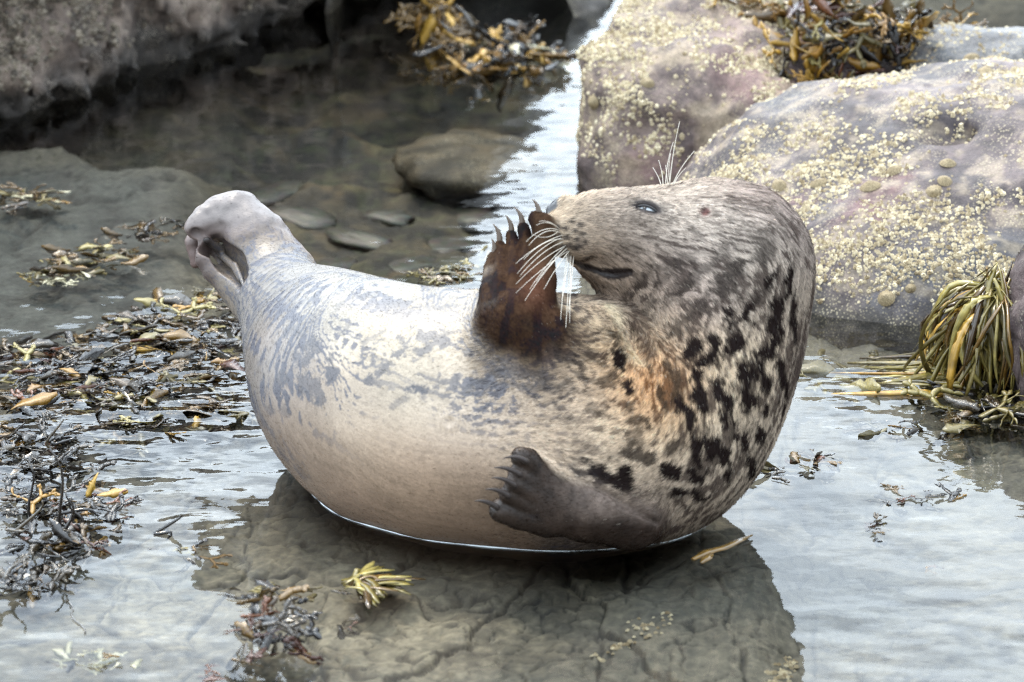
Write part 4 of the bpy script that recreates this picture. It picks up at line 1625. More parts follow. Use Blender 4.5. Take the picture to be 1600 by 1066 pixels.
coat_rows = [  # px, py, (linear albedo)
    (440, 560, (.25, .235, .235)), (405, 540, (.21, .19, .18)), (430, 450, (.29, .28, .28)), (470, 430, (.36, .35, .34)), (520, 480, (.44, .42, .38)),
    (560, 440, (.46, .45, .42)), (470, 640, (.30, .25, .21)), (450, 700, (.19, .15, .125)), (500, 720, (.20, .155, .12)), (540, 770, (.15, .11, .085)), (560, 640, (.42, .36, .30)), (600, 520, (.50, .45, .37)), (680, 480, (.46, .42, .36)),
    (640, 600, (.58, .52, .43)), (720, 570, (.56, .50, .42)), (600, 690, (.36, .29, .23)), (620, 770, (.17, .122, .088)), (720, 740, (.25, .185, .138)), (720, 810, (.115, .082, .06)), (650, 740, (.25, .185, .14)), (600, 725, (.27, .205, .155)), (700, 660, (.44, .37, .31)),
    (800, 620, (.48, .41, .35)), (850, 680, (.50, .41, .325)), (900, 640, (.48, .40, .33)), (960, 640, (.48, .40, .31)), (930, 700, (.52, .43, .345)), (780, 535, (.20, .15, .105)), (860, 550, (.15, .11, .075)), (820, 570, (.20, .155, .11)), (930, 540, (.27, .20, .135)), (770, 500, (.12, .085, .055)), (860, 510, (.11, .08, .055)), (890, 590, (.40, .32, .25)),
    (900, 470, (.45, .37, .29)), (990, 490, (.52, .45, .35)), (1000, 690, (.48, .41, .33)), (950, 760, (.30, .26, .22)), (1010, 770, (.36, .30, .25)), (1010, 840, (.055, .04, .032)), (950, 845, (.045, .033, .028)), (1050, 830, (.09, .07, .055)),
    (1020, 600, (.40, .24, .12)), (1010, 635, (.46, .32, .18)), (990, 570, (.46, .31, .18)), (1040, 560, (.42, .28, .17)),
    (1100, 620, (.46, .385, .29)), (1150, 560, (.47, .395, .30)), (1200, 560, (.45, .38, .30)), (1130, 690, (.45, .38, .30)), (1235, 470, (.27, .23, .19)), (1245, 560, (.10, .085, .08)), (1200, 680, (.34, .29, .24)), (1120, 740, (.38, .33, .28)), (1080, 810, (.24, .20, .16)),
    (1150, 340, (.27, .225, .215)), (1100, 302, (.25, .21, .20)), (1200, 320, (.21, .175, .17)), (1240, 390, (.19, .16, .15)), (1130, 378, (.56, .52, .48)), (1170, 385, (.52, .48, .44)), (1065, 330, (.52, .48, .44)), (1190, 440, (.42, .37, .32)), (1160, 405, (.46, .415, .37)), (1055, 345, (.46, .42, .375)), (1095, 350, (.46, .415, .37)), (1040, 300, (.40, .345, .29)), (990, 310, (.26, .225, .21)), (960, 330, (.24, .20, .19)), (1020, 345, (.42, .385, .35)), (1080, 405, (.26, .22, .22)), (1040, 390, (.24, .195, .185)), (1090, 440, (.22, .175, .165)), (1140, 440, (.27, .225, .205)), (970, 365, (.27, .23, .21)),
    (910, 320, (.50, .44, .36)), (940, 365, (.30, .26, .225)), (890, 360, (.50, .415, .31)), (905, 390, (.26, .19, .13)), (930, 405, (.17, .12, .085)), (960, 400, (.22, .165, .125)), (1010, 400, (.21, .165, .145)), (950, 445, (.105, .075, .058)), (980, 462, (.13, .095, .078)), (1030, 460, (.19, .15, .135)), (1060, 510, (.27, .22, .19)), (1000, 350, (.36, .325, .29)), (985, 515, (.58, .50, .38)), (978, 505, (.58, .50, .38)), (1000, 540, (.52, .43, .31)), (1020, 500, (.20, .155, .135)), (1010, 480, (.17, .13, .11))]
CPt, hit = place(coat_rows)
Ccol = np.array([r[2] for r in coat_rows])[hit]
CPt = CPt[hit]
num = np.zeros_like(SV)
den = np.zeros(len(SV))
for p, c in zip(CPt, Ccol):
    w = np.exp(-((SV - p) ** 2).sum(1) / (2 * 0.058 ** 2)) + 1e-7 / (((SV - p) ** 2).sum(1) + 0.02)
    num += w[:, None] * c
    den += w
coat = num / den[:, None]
lum = coat.mean(1)
fx0, fy0 = project(SV)
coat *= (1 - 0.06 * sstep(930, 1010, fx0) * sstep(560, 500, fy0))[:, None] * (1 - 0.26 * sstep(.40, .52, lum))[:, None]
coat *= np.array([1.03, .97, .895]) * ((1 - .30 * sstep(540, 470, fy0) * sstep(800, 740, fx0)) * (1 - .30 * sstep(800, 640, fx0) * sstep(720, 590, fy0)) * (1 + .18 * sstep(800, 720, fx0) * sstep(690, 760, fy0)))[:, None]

# fur flow: photo directions at measured points, laid onto the skin
flow_rows = [(880, 350, 1, .1), (920, 330, 1, 0), (1000, 300, 1, 0), (1100, 300, 1, .25), (1190, 320, .8, .7), (1240, 400, .3, 1), (960, 370, 1, .15), (1040, 390, 1, .4), (1110, 380, .9, .55), (1170, 440, .6, .85),
             (920, 400, .9, .45), (950, 440, .75, .65), (1000, 440, .75, .65), (1030, 500, .5, .85), (1090, 500, .6, .9), (1240, 520, 0, 1), (1150, 560, .1, 1), (1220, 640, -.25, 1), (1180, 720, -.5, .9), (1100, 660, -.35, .95), (1040, 590, -.3, .95),
             (1000, 560, -.5, .85), (1100, 780, -.85, .5), (1030, 720, -.85, .55), (960, 660, -1, .35), (1040, 830, -1, .2), (900, 600, -1, .25), (900, 500, -1, .35), (850, 560, -.95, .35), (800, 640, -1, .15), (700, 560, -1, .05), (700, 720, -1, .0), (600, 640, -.95, -.2),
             (560, 520, -.8, -.4), (470, 600, -.5, -.8), (430, 520, -.3, -1), (420, 430, -.5, -.8), (380, 340, -.8, -.5), (330, 350, -.8, .5), (350, 440, -.9, -.4), (520, 720, -.7, -.4), (620, 790, -1, -.1),
             (900, 780, -1, -.1), (850, 780, -1, -.1), (820, 730, -.6, -.7), (990, 790, -1, .15), (810, 480, 0, -1), (840, 400, 0, -1), (790, 400, -.1, -1), (760, 470, -.2, -1), (830, 520, -.1, -1), (770, 560, -.6, .4)]
FPt, hit = place(flow_rows)
fd = np.array([r[2:4] for r in flow_rows], float)[hit]
FPt = FPt[hit]
fvec = RIGHT * fd[:, :1] - UP * fd[:, 1:]
fn = grad(sdf_base, FPt)
fvec -= fn * (fvec * fn).sum(1, keepdims=True)
fvec /= np.linalg.norm(fvec, axis=1, keepdims=True) + 1e-9
num = np.zeros_like(SV)
for p, v in zip(FPt, fvec):
    w = np.exp(-((SV - p) ** 2).sum(1) / (2 * 0.05 ** 2)) + 1e-6 / (((SV - p) ** 2).sum(1) + 0.01)
    num += w[:, None] * v
flow = num - SN * (num * SN).sum(1, keepdims=True)
flow /= np.linalg.norm(flow, axis=1, keepdims=True) + 1e-9
bit = np.cross(SN, flow)

# spots: (px, py, half length, half width, photo angle in degrees, strength)
spot_rows = [(655, 610, 27, 9, 5, .75), (600, 575, 24, 8, 30, .65), (575, 600, 12, 9, 55, .7), (660, 545, 22, 8, 12, .6), (625, 550, 16, 7, 20, .65), (700, 520, 28, 9, 10, .5), (720, 500, 26, 7, 5, .45), (690, 480, 30, 8, -8, .45), (740, 545, 18, 8, 10, .5),
             (520, 585, 14, 20, 60, .75), (515, 560, 10, 12, 40, .5), (485, 600, 14, 26, 75, .6), (470, 560, 14, 30, 80, .6), (490, 540, 13, 22, 80, .55), (455, 520, 12, 28, 80, .5), (620, 630, 16, 6, 15, .4), (580, 530, 20, 7, 35, .4), (545, 510, 22, 8, 40, .4), (760, 600, 30, 12, 5, .6), (710, 590, 18, 8, 20, .55),
             (600, 490, 28, 8, 20, .35), (640, 470, 30, 8, 8, .35), (550, 470, 34, 12, 25, .4), (480, 470, 16, 34, 70, .35), (500, 620, 12, 16, 60, .6), (435, 590, 12, 30, 80, .55), (445, 640, 8, 20, 80, .35), (420, 640, 8, 20, 80, .35),
             (850, 590, 40, 12, -15, .45), (800, 580, 34, 10, -8, .45), (880, 560, 40, 8, -20, .5), (955, 745, 34, 17, -18, .95), (910, 735, 26, 8, -8, .6), (930, 668, 14, 6, -15, .35), (985, 680, 20, 12, -30, .45), (900, 655, 20, 6, -8, .3), (1000, 710, 24, 10, -30, .6), (930, 640, 26, 8, -20, .35),
             (1085, 690, 16, 30, 30, .95), (1095, 600, 17, 36, 8, 1), (1130, 630, 13, 32, 5, 1), (1168, 620, 13, 36, 5, 1), (1145, 545, 13, 20, -10, .95), (1170, 590, 12, 26, -20, .95), (1200, 540, 15, 40, -25, .95), (1160, 485, 14, 28, -30, .8), (1215, 490, 12, 34, -12, .9), (1195, 600, 12, 36, 10, 1),
             (1110, 545, 12, 24, -18, .75), (1075, 545, 10, 22, -20, .7), (1225, 600, 10, 36, 12, .9), (1160, 690, 14, 32, 30, .95), (1120, 700, 14, 30, 35, .9), (1190, 680, 10, 30, 25, .9), (1090, 740, 18, 12, -35, .9), (1050, 735, 18, 10, -30, .8), (1140, 745, 12, 26, 40, .8), (1100, 775, 22, 10, -40, .8), (1060, 770, 22, 8, -30, .7), (1175, 730, 9, 24, 35, .8),
             (1070, 640, 10, 26, 20, .85), (1050, 690, 12, 14, 30, .6), (970, 560, 8, 20, 10, .8), (985, 600, 9, 12, 0, .7), (965, 590, 8, 10, 0, .6), (1000, 655, 14, 6, 0, .5), (1055, 600, 8, 18, 0, .6), (1040, 640, 8, 10, 0, .5),
             (1140, 430, 14, 26, -35, .6), (1185, 400, 10, 30, -40, .5), (1100, 470, 13, 26, -40, .55), (1060, 450, 12, 30, -50, .4), (1120, 390, 9, 26, -50, .3), (1050, 410, 10, 28, -60, .3), (1230, 440, 8, 30, -10, .8), (1205, 440, 9, 22, -25, .7), (1240, 500, 8, 40, 0, .9),
             (1000, 435, 9, 30, -55, .35), (1015, 480, 9, 26, -45, .35), (960, 350, 30, 8, 5, .15), (930, 345, 20, 6, 5, .15), (870, 545, 50, 6, -18, .6), (930, 562, 36, 6, -22, .5), (830, 604, 44, 7, -8, .4), (900, 612, 30, 5, -15, .3), (950, 600, 16, 7, -25, .5), (975, 545, 14, 7, -60, .55), (958, 522, 12, 7, -50, .5), (880, 520, 40, 6, -25, .5), (915, 590, 30, 6, -20, .4), (1010, 560, 7, 14, 20, .6), (1030, 620, 7, 16, 15, .6), (1045, 575, 7, 16, 5, .6), (1015, 665, 12, 7, -30, .6), (985, 635, 7, 9, 0, .5), (1190, 370, 8, 26, -45, .3), (1150, 330, 26, 6, -20, .25), (1200, 330, 20, 6, -40, .25), (1080, 360, 26, 6, -35, .25), (1030, 440, 8, 26, -55, .35), (980, 385, 24, 6, -20, .2), (1060, 500, 9, 28, -45, .5), (1090, 420, 9, 28, -50, .35), (850, 530, 44, 10, -5, .4), (800, 560, 36, 8, 10, .4), (990, 500, 5, 16, 10, .6)]
SPt, hit = place(spot_rows)
SNn = grad(sdf_base, SPt)
hit = hit
wn = np.stack([fbm(SV, 38, 3, 11), fbm(SV, 38, 3, 29)], 1)
# hair-wise jagged edges: noise stretched along the flow
al = (SV * flow).sum(1)
hw = fbm(np.stack([al * 22, (SV * bit).sum(1) * 190, SN[:, 2] * 3 + SV[:, 0] * 25], 1).astype(np.float32), 1.0, 2, 5)
spot = np.zeros(len(SV))
for (px, py, a, b_, ang, st), p, n, ok in zip(spot_rows, SPt, SNn, hit):
    if not ok:
        continue
    st = min(1.0, st * (1.45 if px > 760 else 1.15))
    s = pxm(p)
    if px > 930:
        a, b_ = a * 1.3, b_ * 1.22
    if px > 930 and py > 380 and abs(a) < abs(b_):
        pass
    u = tangent(p, n, math.cos(R(ang)), -math.sin(R(ang)))
    v = np.cross(n, u)
    q = SV - p
    near = (q ** 2).sum(1) < (3.2 * max(a, b_) * s) ** 2
    q = q[near]
    uu = (q @ u) / (a * s) + wn[near, 0] * 0.78
    vv = (q @ v) / (b_ * s) + wn[near, 1] * 0.78
    ww = (q @ n) / (max(a, b_) * 1.2 * s)
    d = np.sqrt(uu ** 2 + vv ** 2 + ww ** 2) + hw[near] * 0.24
    spot[near] = np.maximum(spot[near], st * sstep(1.16, 0.70, d))
# smaller random flecks everywhere, strongest on the neck and flanks
fx, fy = project(SV)
facing = ((CAM - SV) * SN).sum(1) > 0
dens = sstep(980, 1120, fx) * sstep(400, 520, fy) + 0.95 * sstep(620, 470, fx) * sstep(720, 620, fy) + .45 * sstep(800, 700, fx) * sstep(660, 560, fy) + 0.85 * (~facing) + 0.25
dens = np.clip(dens, 0, 1)
fl = fbm(np.stack([al * 13, (SV * bit).sum(1) * 25, SV[:, 2] * 8 + SN[:, 1] * 2], 1).astype(np.float32) + wn[:, :1] * 0.25, 1.0, 3, 41) + hw * 0.10
den_rows = [(1150, 330, .25), (1100, 300, .3), (1200, 350, .35), (1050, 345, .1), (1130, 385, .15), (1080, 410, .5), (1040, 390, .42), (1000, 420, .45), (950, 445, .6), (1030, 460, .6), (1060, 500, .62), (1100, 450, .62), (1140, 440, .5), (1190, 440, .45), (1100, 540, .58),
            (1160, 520, .58), (1210, 520, .62), (1130, 620, .6), (1190, 620, .68), (1230, 600, .75), (1100, 700, .64), (1160, 700, .68), (1060, 770, .66), (1110, 780, .6), (1050, 700, .5), (1010, 770, .4), (1040, 580, .5), (1000, 600, .5), (970, 560, .6), (1010, 640, .35), (930, 540, .6), (860, 540, .7), (800, 560, .6), (780, 530, .5), (900, 600, .45),
            (850, 610, .38), (950, 620, .38), (760, 600, .35), (850, 660, .14), (920, 690, .16), (980, 690, .32), (700, 560, .25), (640, 520, .25), (560, 460, .4), (480, 480, .5), (440, 560, .6), (480, 600, .6), (520, 600, .48), (560, 580, .32), (620, 600, .16), (600, 680, .02), (700, 740, 0), (500, 700, .04), (450, 680, .2), (680, 480, .35), (740, 500, .35), (900, 340, .05), (950, 330, .25), (990, 310, .2)]
Dp, hitd = place(den_rows)
num, den = np.zeros(len(SV)), np.zeros(len(SV))
for row, p, ok in zip(den_rows, Dp, hitd):
    if ok:
        q2 = ((SV - p) ** 2).sum(1)
        w = np.exp(-q2 / (2 * .05 ** 2)) + 1e-7 / (q2 + .02)
        num += w * row[2]
        den += w
dmap = num / den
f1 = fbm(np.stack([al * 11, (SV * bit).sum(1) * 25, SV[:, 2] * 8 + SN[:, 1] * 2], 1).astype(np.float32) + wn[:, :1] * 0.3, 1.0, 3, 41, .42) + .09 * hw
th = .58 - .90 * dmap
fleck = sstep(th - .10, th + .13, f1) * np.clip(dmap * 2.4, 0, .86)
# the dark of the small mottling is browner than that of the big blotches
big = spot.copy()
spot = np.maximum(spot, fleck)
dark = np.where((fx > 930)[:, None], np.array([.028, .022, .021]), np.array([.13, .125, .14]))
mixw = sstep(760, 960, fx)[:, None]
dark = np.array([.062, .064, .078]) * (1 - mixw) + np.array([.014, .0095, .0085]) * mixw
mott = fbm(np.stack([al * 14, (SV * bit).sum(1) * 42, SV[:, 2] * 9 + SN[:, 1] * 2], 1).astype(np.float32), 1.0, 3, 63)
front = sstep(820, 980, fx0)
coat = coat * np.clip(1 + 0.20 * n1 + (0.14 + .14 * front) * hw + (.12 + .20 * front) * mott, .3, 1.8)[:, None]
mid = np.array([.066, .069, .088]) * (1 - mixw) + np.array([.046, .032, .027]) * mixw
rustw = np.exp(-((fx - 1015) / 55) ** 2 - ((fy - 600) / 60) ** 2)[:, None] * facing[:, None]
mid = mid * (1 - rustw) + np.array([.10, .045, .018]) * rustw
darkmix = sstep(.0, .5, big)[:, None]
dark = mid * (1 - darkmix) + dark * darkmix
coat = coat * (1 - spot[:, None]) + dark * spot[:, None]

# pale ruff of fur in the throat fold and crease shade painted along the jaw beside it
RUFF, _ = trace(sdf_base, NECK_PX[:, 0] - 11, NECK_PX[:, 1] + 3)
JAWL, _ = trace(sdf_base, NECK_PX[:, 0] + 8, NECK_PX[:, 1] - 6)
dR = evalf(lambda P: chain(P, RUFF, np.zeros(5)), SV.astype(np.float32)) + .004 * hw
dJ = evalf(lambda P: chain(P, JAWL, np.zeros(5)), SV.astype(np.float32)) + .003 * hw
wR, wJ = sstep(.024, .010, dR)[:, None] * .9, sstep(.020, .006, dJ)[:, None] * .75
coat = coat * (1 - wR) + np.array([.55, .45, .31]) * wR
coat = coat * (1 - wJ) + np.array([.055, .038, .030]) * wJ
rs = (np.exp(-((fx - 1020) / 60) ** 2 - ((fy - 600) / 55) ** 2) * facing)[:, None] * .42
coat = coat * (1 - rs) + coat * np.array([1.1, .74, .46]) * rs

# limbs take their own colours, the hind hollow a painted shade
Pf = SV.astype(np.float32)
db, dr, dl, dh = evalf(d_trunk, Pf), evalf(g_raised, Pf), evalf(g_lower, Pf), evalf(g_hind, Pf)
dhd = evalf(g_head, Pf)
db = np.minimum(db, dhd)
wr = sstep(-0.03, 0.035, db - dr) * (dr < 0.02) * sstep(.165, .085, np.minimum(evalf(lambda P: cone(P, PT(812, 345, 800), PT(822, 515, 850), .02, .02), SV.astype(np.float32)) + .04, 1) + .03 * vnoise(SV, 30, 4))
wl = sstep(-0.006, 0.03, db - dl) * (dl < 0.02)
wh = sstep(-0.01, 0.06, db - dh) * (dh < 0.02)
nb = fbm(SV, 45, 3, 77)
cr = np.array([.026, .014, .008]) * (1 + 0.5 * hw + 0.35 * nb)[:, None]
web = sstep(0.1, 0.5, fbm(np.stack([SV[:, 0] * 60, SV[:, 1] * 30, SV[:, 2] * 8], 1).astype(np.float32), 1, 2, 9))
cr = cr * (1 - 0.55 * web[:, None])
pink = np.exp(-((fx - 838) / 26) ** 2 - ((fy - 445) / 40) ** 2) * facing
cr = cr * (1 - 0.6 * pink[:, None]) + np.array([.085, .036, .022]) * 0.6 * pink[:, None]
tan_ = np.exp(-((fx - 850) / 22) ** 2 - ((fy - 385) / 45) ** 2) * facing
cr = cr * (1 - 0.6 * tan_[:, None]) + np.array([.06, .036, .021]) * 0.6 * tan_[:, None]
cl = np.array([.026, .017, .0125]) * (1 + 0.4 * nb + 0.2 * hw)[:, None]
lt = sstep(850, 960, fx) * sstep(830, 790, fy)
cl = cl * (1 - lt[:, None]) + np.array([.125, .095, .078]) * (1 + 0.3 * nb)[:, None] * lt[:, None]
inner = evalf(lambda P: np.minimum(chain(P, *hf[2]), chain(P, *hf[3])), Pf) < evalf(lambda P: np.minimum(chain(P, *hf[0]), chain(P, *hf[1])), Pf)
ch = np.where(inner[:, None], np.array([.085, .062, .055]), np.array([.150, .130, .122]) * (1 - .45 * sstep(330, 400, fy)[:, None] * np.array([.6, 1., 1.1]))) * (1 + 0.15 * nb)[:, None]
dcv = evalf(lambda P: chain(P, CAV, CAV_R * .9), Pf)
cavw = sstep(.004, -.004, dcv)  # recess between the hind flippers, its shade painted into the colour
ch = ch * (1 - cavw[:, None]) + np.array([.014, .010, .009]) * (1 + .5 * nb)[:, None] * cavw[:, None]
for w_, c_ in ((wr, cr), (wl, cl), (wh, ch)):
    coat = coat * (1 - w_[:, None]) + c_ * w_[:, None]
# lips, eye rim, ear, nose and whisker roots
LIPR = np.interp(np.linspace(0, 1, len(MOUTH)), [0, .25, .6, .85, 1], [-.004, -.002, .001, .0035, -.001])
dm = evalf(lambda P: chain(P, MOUTH, LIPR), Pf)
lip = sstep(0.0105, 0.005, dm + nb * 0.002)
coat = coat * (1 - lip[:, None]) + np.array([.018, .013, .012]) * lip[:, None]
q = (SV - EYE) @ EYE_AX.T
de = np.sqrt((q[:, 0] / (25 * mm)) ** 2 + (q[:, 1] / (12 * mm)) ** 2 + (q[:, 2] / (30 * mm)) ** 2)
er = sstep(1.25, 0.85, de)
coat = coat * (1 - er[:, None]) + np.array([.05, .042, .04]) * er[:, None]
ear = sstep(0.016, 0.006, np.linalg.norm(SV - EAR, axis=1) + nb * 0.003)
coat = coat * (1 - ear[:, None]) + np.array([.10, .05, .045]) * ear[:, None]
nz = sstep(0.011, 0.004, evalf(lambda P: chain(P, nose_c[:1].repeat(2, 0) + np.array([[0, 0, 0], [.004, 0, 0.0]]), np.array([15., 13.]) * mm), Pf))
coat = coat * (1 - nz[:, None]) + np.array([.02, .02, .022]) * nz[:, None]
dot_px = [(868, 372), (888, 383), (908, 366), (903, 385), (912, 378), (872, 355), (882, 357), (897, 361), (874, 370), (884, 371), (899, 374), (879, 386), (896, 388), (890, 346), (905, 352)]
DOTS, _ = trace(sdf_base, *np.array(dot_px, float).T)
for p in DOTS:
    w_ = sstep(0.0085, 0.0035, np.linalg.norm(SV - p, axis=1))[:, None] * 0.9
    coat = coat * (1 - w_) + np.array([.025, .02, .02]) * w_
coat = np.clip(coat, 0.008, 0.75)
bare = np.clip(np.maximum.reduce([sstep(.018, .011, dm), er * 0.9, nz, ear * 0.7, wh * 0.85, wr * .55, wl * .5]), 0, 1)

m_coat, t, b = mat('seal_coat')
a = N(t, 'ShaderNodeAttribute', attribute_name='coat')
t.links.new(a.outputs['Color'], b.inputs['Base Color'])
wt = N(t, 'ShaderNodeAttribute', attribute_name='wet')
t.links.new(wt.outputs['Fac'], b.inputs['Specular IOR Level'])
rgh = N(t, 'ShaderNodeMath', operation='SUBTRACT')
rgh.inputs[0].default_value = .78
t.links.new(wt.outputs['Fac'], rgh.inputs[1])
t.links.new(rgh.outputs[0], b.inputs['Roughness'])
b.inputs['Sheen Weight'].default_value = 0.0
tcn = N(t, 'ShaderNodeTexCoord')
nn = N(t, 'ShaderNodeTexNoise', Scale=260.0, Detail=2.0)
t.links.new(tcn.outputs['Object'], nn.inputs['Vector'])
bp = N(t, 'ShaderNodeBump', Strength=0.28, Distance=0.002)
t.links.new(nn.outputs['Fac'], bp.inputs['Height'])
t.links.new(bp.outputs[0], b.inputs['Normal'])

base = ground(800, 800)
seal = empty('grey_seal', (float(base[0]), float(base[1]), 0.0))
tag(seal, 'spotted grey seal lying in shallow water with one flipper raised to its nose', 'seal')


def sob(name, mesh, parent=None):
    """a part of the seal, modelled in world space"""
    o = ob(name, mesh, parent or seal)
    if parent is None:
        o.location = -seal.location
    return o


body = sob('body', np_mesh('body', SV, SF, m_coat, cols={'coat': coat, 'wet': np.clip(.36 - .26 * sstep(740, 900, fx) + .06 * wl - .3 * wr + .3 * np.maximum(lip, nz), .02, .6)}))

# --- fur: short hairs rooted in the skin
NH = 300000
NC = 42000      # wet tufts that stick together read as thicker strands
tri = np.vstack([SF[:, [0, 1, 2]], SF[:, [0, 2, 3]]])
ar = 0.5 * np.linalg.norm(np.cross(SV[tri[:, 1]] - SV[tri[:, 0]], SV[tri[:, 2]] - SV[tri[:, 0]]), axis=1)
cz = SV[tri[:, 0], 2]
fc = ((CAM - SV[tri[:, 0]]) * SN[tri[:, 0]]).sum(1) / 8.5
wgt = ar * (cz > -0.004) * np.where(fc > -0.25, 1.0, 0.25) * (.35 + .65 * sstep(680, 860, project(SV[tri[:, 0]])[0])) * (1 - 0.93 * bare[tri[:, 0]])
pick = rng.choice(len(tri), NH, p=wgt / wgt.sum())
tx, ty = project(SV[tri[:, 0]])
wc = wgt * (0.10 + sstep(720, 880, tx)) * (1 - .85 * wl[tri[:, 0]]) * (1 - .8 * wr[tri[:, 0]])
pick = np.concatenate([pick, rng.choice(len(tri), NC, p=wc / wc.sum())])
NH += NC
thick = np.arange(NH) >= NH - NC
u = rng.random((NH, 2))
u = np.where(u.sum(1, keepdims=True) > 1, 1 - u, u)
w3 = np.stack([1 - u.sum(1), u[:, 0], u[:, 1]], 1)
T3 = tri[pick]


def interp(A):
    return (A[T3] * w3.reshape(w3.shape + (1,) * (A.ndim - 1))).sum(1)


root = interp(SV)
hn = interp(SN)
hn /= np.linalg.norm(hn, axis=1, keepdims=True)
hf_ = interp(flow) + rng.normal(0, 0.13, (NH, 3))
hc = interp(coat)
rx, ry = project(root)
dry = np.clip(sstep(700, 900, rx) * (1 - interp(wl) * 0.6), 0, 1)
ruff = np.exp(-((rx - 985) / 60) ** 2 - ((ry - 520) / 45) ** 2) + np.exp(-((rx - 760) / 26) ** 2 - ((ry - 540) / 60) ** 2) + np.exp(-((rx - 1000) / 60) ** 2 - ((ry - 800) / 30) ** 2) * 0.6
L = (0.0050 + 0.0035 * dry * (1 - interp(wr)) + 0.010 * np.clip(ruff, 0, 1)) * rng.uniform(0.6, 1.3, NH) * np.where(thick, 1.2, 1.0)
lift = 0.06 + 0.07 * dry + 0.3 * np.clip(ruff, 0, 1) + rng.normal(0, 0.07, NH)
hf_ /= np.linalg.norm(hf_, axis=1, keepdims=True)
d0 = hf_ + hn * (lift + 0.18)[:, None]
d0 /= np.linalg.norm(d0, axis=1, keepdims=True)
d1 = hf_ + hn * (lift * 0.5 - 0.02)[:, None] + rng.normal(0, 0.06, (NH, 3))
d1 /= np.linalg.norm(d1, axis=1, keepdims=True)
p0 = root - hn * 0.0006
p1 = p0 + d0 * (L * 0.5)[:, None]
p2 = p1 + d1 * (L * 0.5)[:, None]
pts = np.stack([p0, p1, p2], 1).reshape(-1, 3).astype(np.float32)
hcv = bpy.data.hair_curves.new('fur')
hcv.add_curves([3] * NH)
hcv.attributes['position'].data.foreach_set('vector', pts.ravel()) if 'position' in hcv.attributes else None
rad = (np.array([0.00022, 0.0002, 0.00004], np.float32)[None] * np.where(thick, 2.6, 1.0)[:, None]).astype(np.float32).ravel()
ra = hcv.attributes.get('radius') or hcv.attributes.new('radius', 'FLOAT', 'POINT')
ra.data.foreach_set('value', rad)
br = np.exp(rng.normal(0, 0.26, NH)) * (1 + 0.15 * dry)
pale = (rng.random(NH) < 0.11 * dry * np.clip(hc.mean(1) / .22, .12, 1.2))[:, None]
br = np.where(thick, np.where(rng.random(NH) < .6, 1.4, .62), br)
hcc = hc * br[:, None]
hcc = np.where(pale, hcc * 0.55 + np.array([.5, .44, .36]) * 0.35, hcc)
ca = hcv.attributes.new('coat', 'FLOAT_COLOR', 'CURVE')
c4 = np.ones((NH, 4), np.float32)
c4[:, :3] = np.clip(hcc, 0.005, 0.8)
ca.data.foreach_set('color', c4.ravel())
na = hcv.attributes.new('skin', 'FLOAT_VECTOR', 'CURVE')
na.data.foreach_set('vector', hn.astype(np.float32).ravel())
m_fur, t, b = mat('seal_fur')
a = N(t, 'ShaderNodeAttribute', attribute_name='coat')
t.links.new(a.outputs['Color'], b.inputs['Base Color'])
a2 = N(t, 'ShaderNodeAttribute', attribute_name='skin')
t.links.new(a2.outputs['Vector'], b.inputs['Normal'])
b.inputs['Roughness'].default_value = 0.45
b.inputs['Specular IOR Level'].default_value = 0.0
hcv.materials.append(m_fur)
fur = bpy.data.objects.new('fur', hcv)
link(fur, body)
fur['kind'] = 'stuff'

# --- eye
m_eye, t, b = mat('eye_ball')
b.inputs['Base Color'].default_value = (.30, .32, .34, 1)
b.inputs['Roughness'].default_value = 0.06
b.inputs['Coat Weight'].default_value = 0.6
m_dark, t, b = mat('dark_skin')
b.inputs['Base Color'].default_value = (.022, .019, .019, 1)
b.inputs['Roughness'].default_value = 0.28
m_claw, t, b = mat('claw_horn')
nz_ = N(t, 'ShaderNodeTexNoise', Scale=90.0)
rp = N(t, 'ShaderNodeValToRGB')
rp.color_ramp.elements[0].color = (.045, .032, .026, 1)
rp.color_ramp.elements[1].color = (.16, .12, .09, 1)
t.links.new(nz_.outputs['Fac'], rp.inputs[0])
t.links.new(rp.outputs[0], b.inputs['Base Color'])
b.inputs['Roughness'].default_value = 0.25
m_dclaw, t, b = mat('dark_claw_horn')
b.inputs['Base Color'].default_value = (.035, .027, .024, 1)
b.inputs['Roughness'].default_value = .4
b.inputs['Specular IOR Level'].default_value = .25
m_whisk, t, b = mat('whisker_hair')
b.inputs['Base Color'].default_value = (.58, .53, .45, 1)
b.inputs['Roughness'].default_value = 0.3


def uv_ball(c, rad, axes, nu=20, nv=12):
    th = np.linspace(0, np.pi, nv)
    ph = np.linspace(0, 2 * np.pi, nu, endpoint=False)
    V = np.stack([np.sin(th)[:, None] * np.cos(ph), np.sin(th)[:, None] * np.sin(ph), np.cos(th)[:, None] * np.ones(nu)], -1).reshape(-1, 3)
    V = np.asarray(c) + (V * np.asarray(rad)) @ np.asarray(axes)
    i = np.arange(nv - 1)[:, None] * nu
    j = np.arange(nu)[None]
    j2 = (j + 1) % nu
    F = np.stack([i + j, i + nu + j, i + nu + j2, i + j2], -1).reshape(-1, 4)
    return V, F


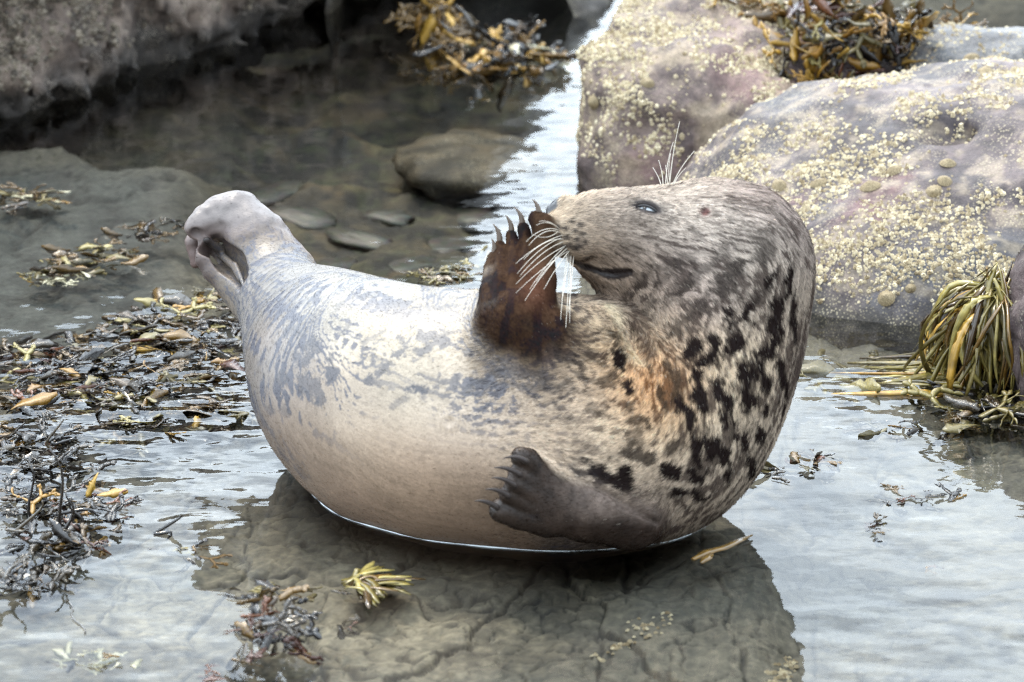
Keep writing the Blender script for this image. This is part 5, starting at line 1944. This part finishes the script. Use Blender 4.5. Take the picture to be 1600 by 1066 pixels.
V, F = uv_ball(EYE - EYE_N * 7 * mm, np.array([14.5, 9, 8.0]) * mm, EYE_AX)
eye = sob('eye', np_mesh('eye', V, F, m_eye))
V, F = uv_ball(EYE - EYE_N * 0.2 * mm + EYE_U * -3 * mm, np.array([3.2, 4.2, 3.4]) * mm, EYE_AX)
o = ob('pupil', np_mesh('pupil', V, F, m_dark), eye)
for sgn, hgt in ((1, 5.4), (-1, 4.4)):
    s_ = np.linspace(-1, 1, 17)
    pts_ = EYE + np.outer(s_ * 18 * mm, EYE_U) + np.outer(sgn * hgt * mm * (1 - s_ ** 2), EYE_V) + np.outer((1.8 - 3.2 * s_ ** 2) * mm, EYE_N)
    V, F = tube(pts_, (2.2 if sgn > 0 else 1.5) * mm * (1 - 0.65 * s_ ** 2), 8)
    sob('eyelid', poly_mesh('eyelid', V, F, m_dark))


def curved(a, b_, bend, n=7):
    s_ = np.linspace(0, 1, n)
    return np.outer(1 - s_, a) + np.outer(s_, b_) + np.outer(4 * s_ * (1 - s_), bend)


# --- claws
claw_rows = [(838, 340, 831, 311, 800, 8, 0), (814, 352, 803, 324, 796, 7, -4), (797, 366, 789, 336, 794, 6, -6), (779, 381, 770, 350, 796, 6, -6), (770, 400, 768, 373, 802, 3, -2)]
for x0, y0, x1, y1, gy, bx, by in claw_rows:
    A_, B_ = PT(x0, y0 + 8, gy), PT(x1, y1, gy)
    bend = RIGHT * (bx + 3) * 0.6 * mm + UP * 3 * mm
    s_ = np.linspace(0, 1, 9)
    V, F = tube(curved(A_, B_, bend, 9), 5.2 * mm * (1 - s_ ** 1.8) + 0.5 * mm, 8)
    sob('claw', poly_mesh('claw', V, F, m_claw))
claw2 = [(824, 722, 787, 716, 909), (814, 743, 772, 731, 911), (806, 760, 768, 747, 912), (796, 776, 758, 765, 912), (778, 794, 741, 783, 910)]
for x0, y0, x1, y1, gy in claw2:
    A_, B_ = PT(x0, y0, gy), PT(x1, y1, gy + 4)
    s_ = np.linspace(0, 1, 9)
    V, F = tube(curved(A_, B_, UP * 4.5 * mm - FWD * 5 * mm, 9), 4.4 * mm * (1 - s_ ** 1.5) + 0.5 * mm, 8)
    sob('claw', poly_mesh('claw', V, F, m_dclaw))

# --- whiskers
wh_rows = [  # root, tip, sag px
    (878, 368, 806, 412, -6), (876, 372, 808, 428, -8), (880, 378, 812, 432, -8), (884, 384, 806, 444, -6), (886, 388, 820, 470, -6), (888, 392, 806, 458, -4), (882, 386, 828, 452, -5),
    (874, 360, 822, 378, -10), (876, 364, 826, 384, -12), (872, 356, 838, 352, -6), (874, 358, 842, 346, -5), (880, 374, 818, 406, -10), (884, 390, 838, 440, -3),
    (888, 396, 878, 470, 6), (890, 398, 884, 512, 8), (892, 398, 890, 505, -6), (896, 400, 888, 488, 5), (886, 396, 876, 500, -10), (872, 362, 832, 366, 8), (890, 392, 850, 452, -4)]
for x0, y0, x1, y1, sg in wh_rows:
    A_ = trace(sdf_base, [x0], [y0])[0][0]
    gyA = 800
    B_ = PT(x1, y1, 862)
    s_ = np.linspace(0, 1, 12)
    V, F = tube(curved(A_, B_, UP * -sg * mm * 0.9 - FWD * 0.012, 12), 0.68 * mm * (1 - 0.65 * s_), 5)
    sob('whisker', poly_mesh('whisker', V, F, m_whisk))
brow_rows = [(1040, 288, 1052, 222, 3), (1046, 287, 1062, 190, 2), (1036, 289, 1029, 250, -2), (1050, 287, 1085, 236, 4), (1044, 288, 1040, 258, 0), (1052, 287, 1072, 262, 3), (1048, 287, 1048, 240, 3), (1034, 289, 1020, 262, -2)]
for x0, y0, x1, y1, sg in brow_rows:
    A_ = PT(x0, y0 + 5, 772)
    B_ = PT(x1, y1, 768)
    s_ = np.linspace(0, 1, 9)
    V, F = tube(curved(A_, B_, -RIGHT * sg * mm, 9), 0.85 * mm * (1 - 0.6 * s_), 5)
    sob('brow_whisker', poly_mesh('brow_whisker', V, F, m_whisk))
# small wart-like tail tip behind the hip
A_, B_ = PT(402, 606, 690), PT(389, 600, 690)
V, F = tube(curved(A_, B_, UP * 0.0, 5), np.array([7, 6.5, 5.5, 4, 1.5]) * mm, 8)
m_tail, t, b = mat('tail_skin')
b.inputs['Base Color'].default_value = (.42, .34, .22, 1)
sob('tail', poly_mesh('tail', V, F, m_tail))

# --- pale tube round the waterline, foam and glint put into its colour
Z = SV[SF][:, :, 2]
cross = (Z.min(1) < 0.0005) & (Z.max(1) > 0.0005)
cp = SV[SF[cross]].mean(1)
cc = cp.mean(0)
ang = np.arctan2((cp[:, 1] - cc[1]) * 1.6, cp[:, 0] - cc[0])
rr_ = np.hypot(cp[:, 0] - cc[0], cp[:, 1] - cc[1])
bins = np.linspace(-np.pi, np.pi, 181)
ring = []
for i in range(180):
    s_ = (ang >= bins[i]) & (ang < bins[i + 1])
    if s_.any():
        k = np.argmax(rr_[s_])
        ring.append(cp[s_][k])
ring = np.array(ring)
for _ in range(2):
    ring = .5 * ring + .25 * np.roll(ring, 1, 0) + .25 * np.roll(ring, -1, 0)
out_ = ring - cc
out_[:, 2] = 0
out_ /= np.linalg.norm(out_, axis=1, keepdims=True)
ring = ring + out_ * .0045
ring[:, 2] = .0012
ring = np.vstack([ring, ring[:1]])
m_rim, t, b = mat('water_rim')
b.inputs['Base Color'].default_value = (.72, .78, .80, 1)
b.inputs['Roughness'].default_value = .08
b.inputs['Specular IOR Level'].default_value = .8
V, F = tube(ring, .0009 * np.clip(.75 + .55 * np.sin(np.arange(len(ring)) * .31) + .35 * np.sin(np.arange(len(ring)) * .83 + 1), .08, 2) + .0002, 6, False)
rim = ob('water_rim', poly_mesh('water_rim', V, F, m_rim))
tag(rim, 'pale line of foam and painted glint round the seal waterline', kind='structure')
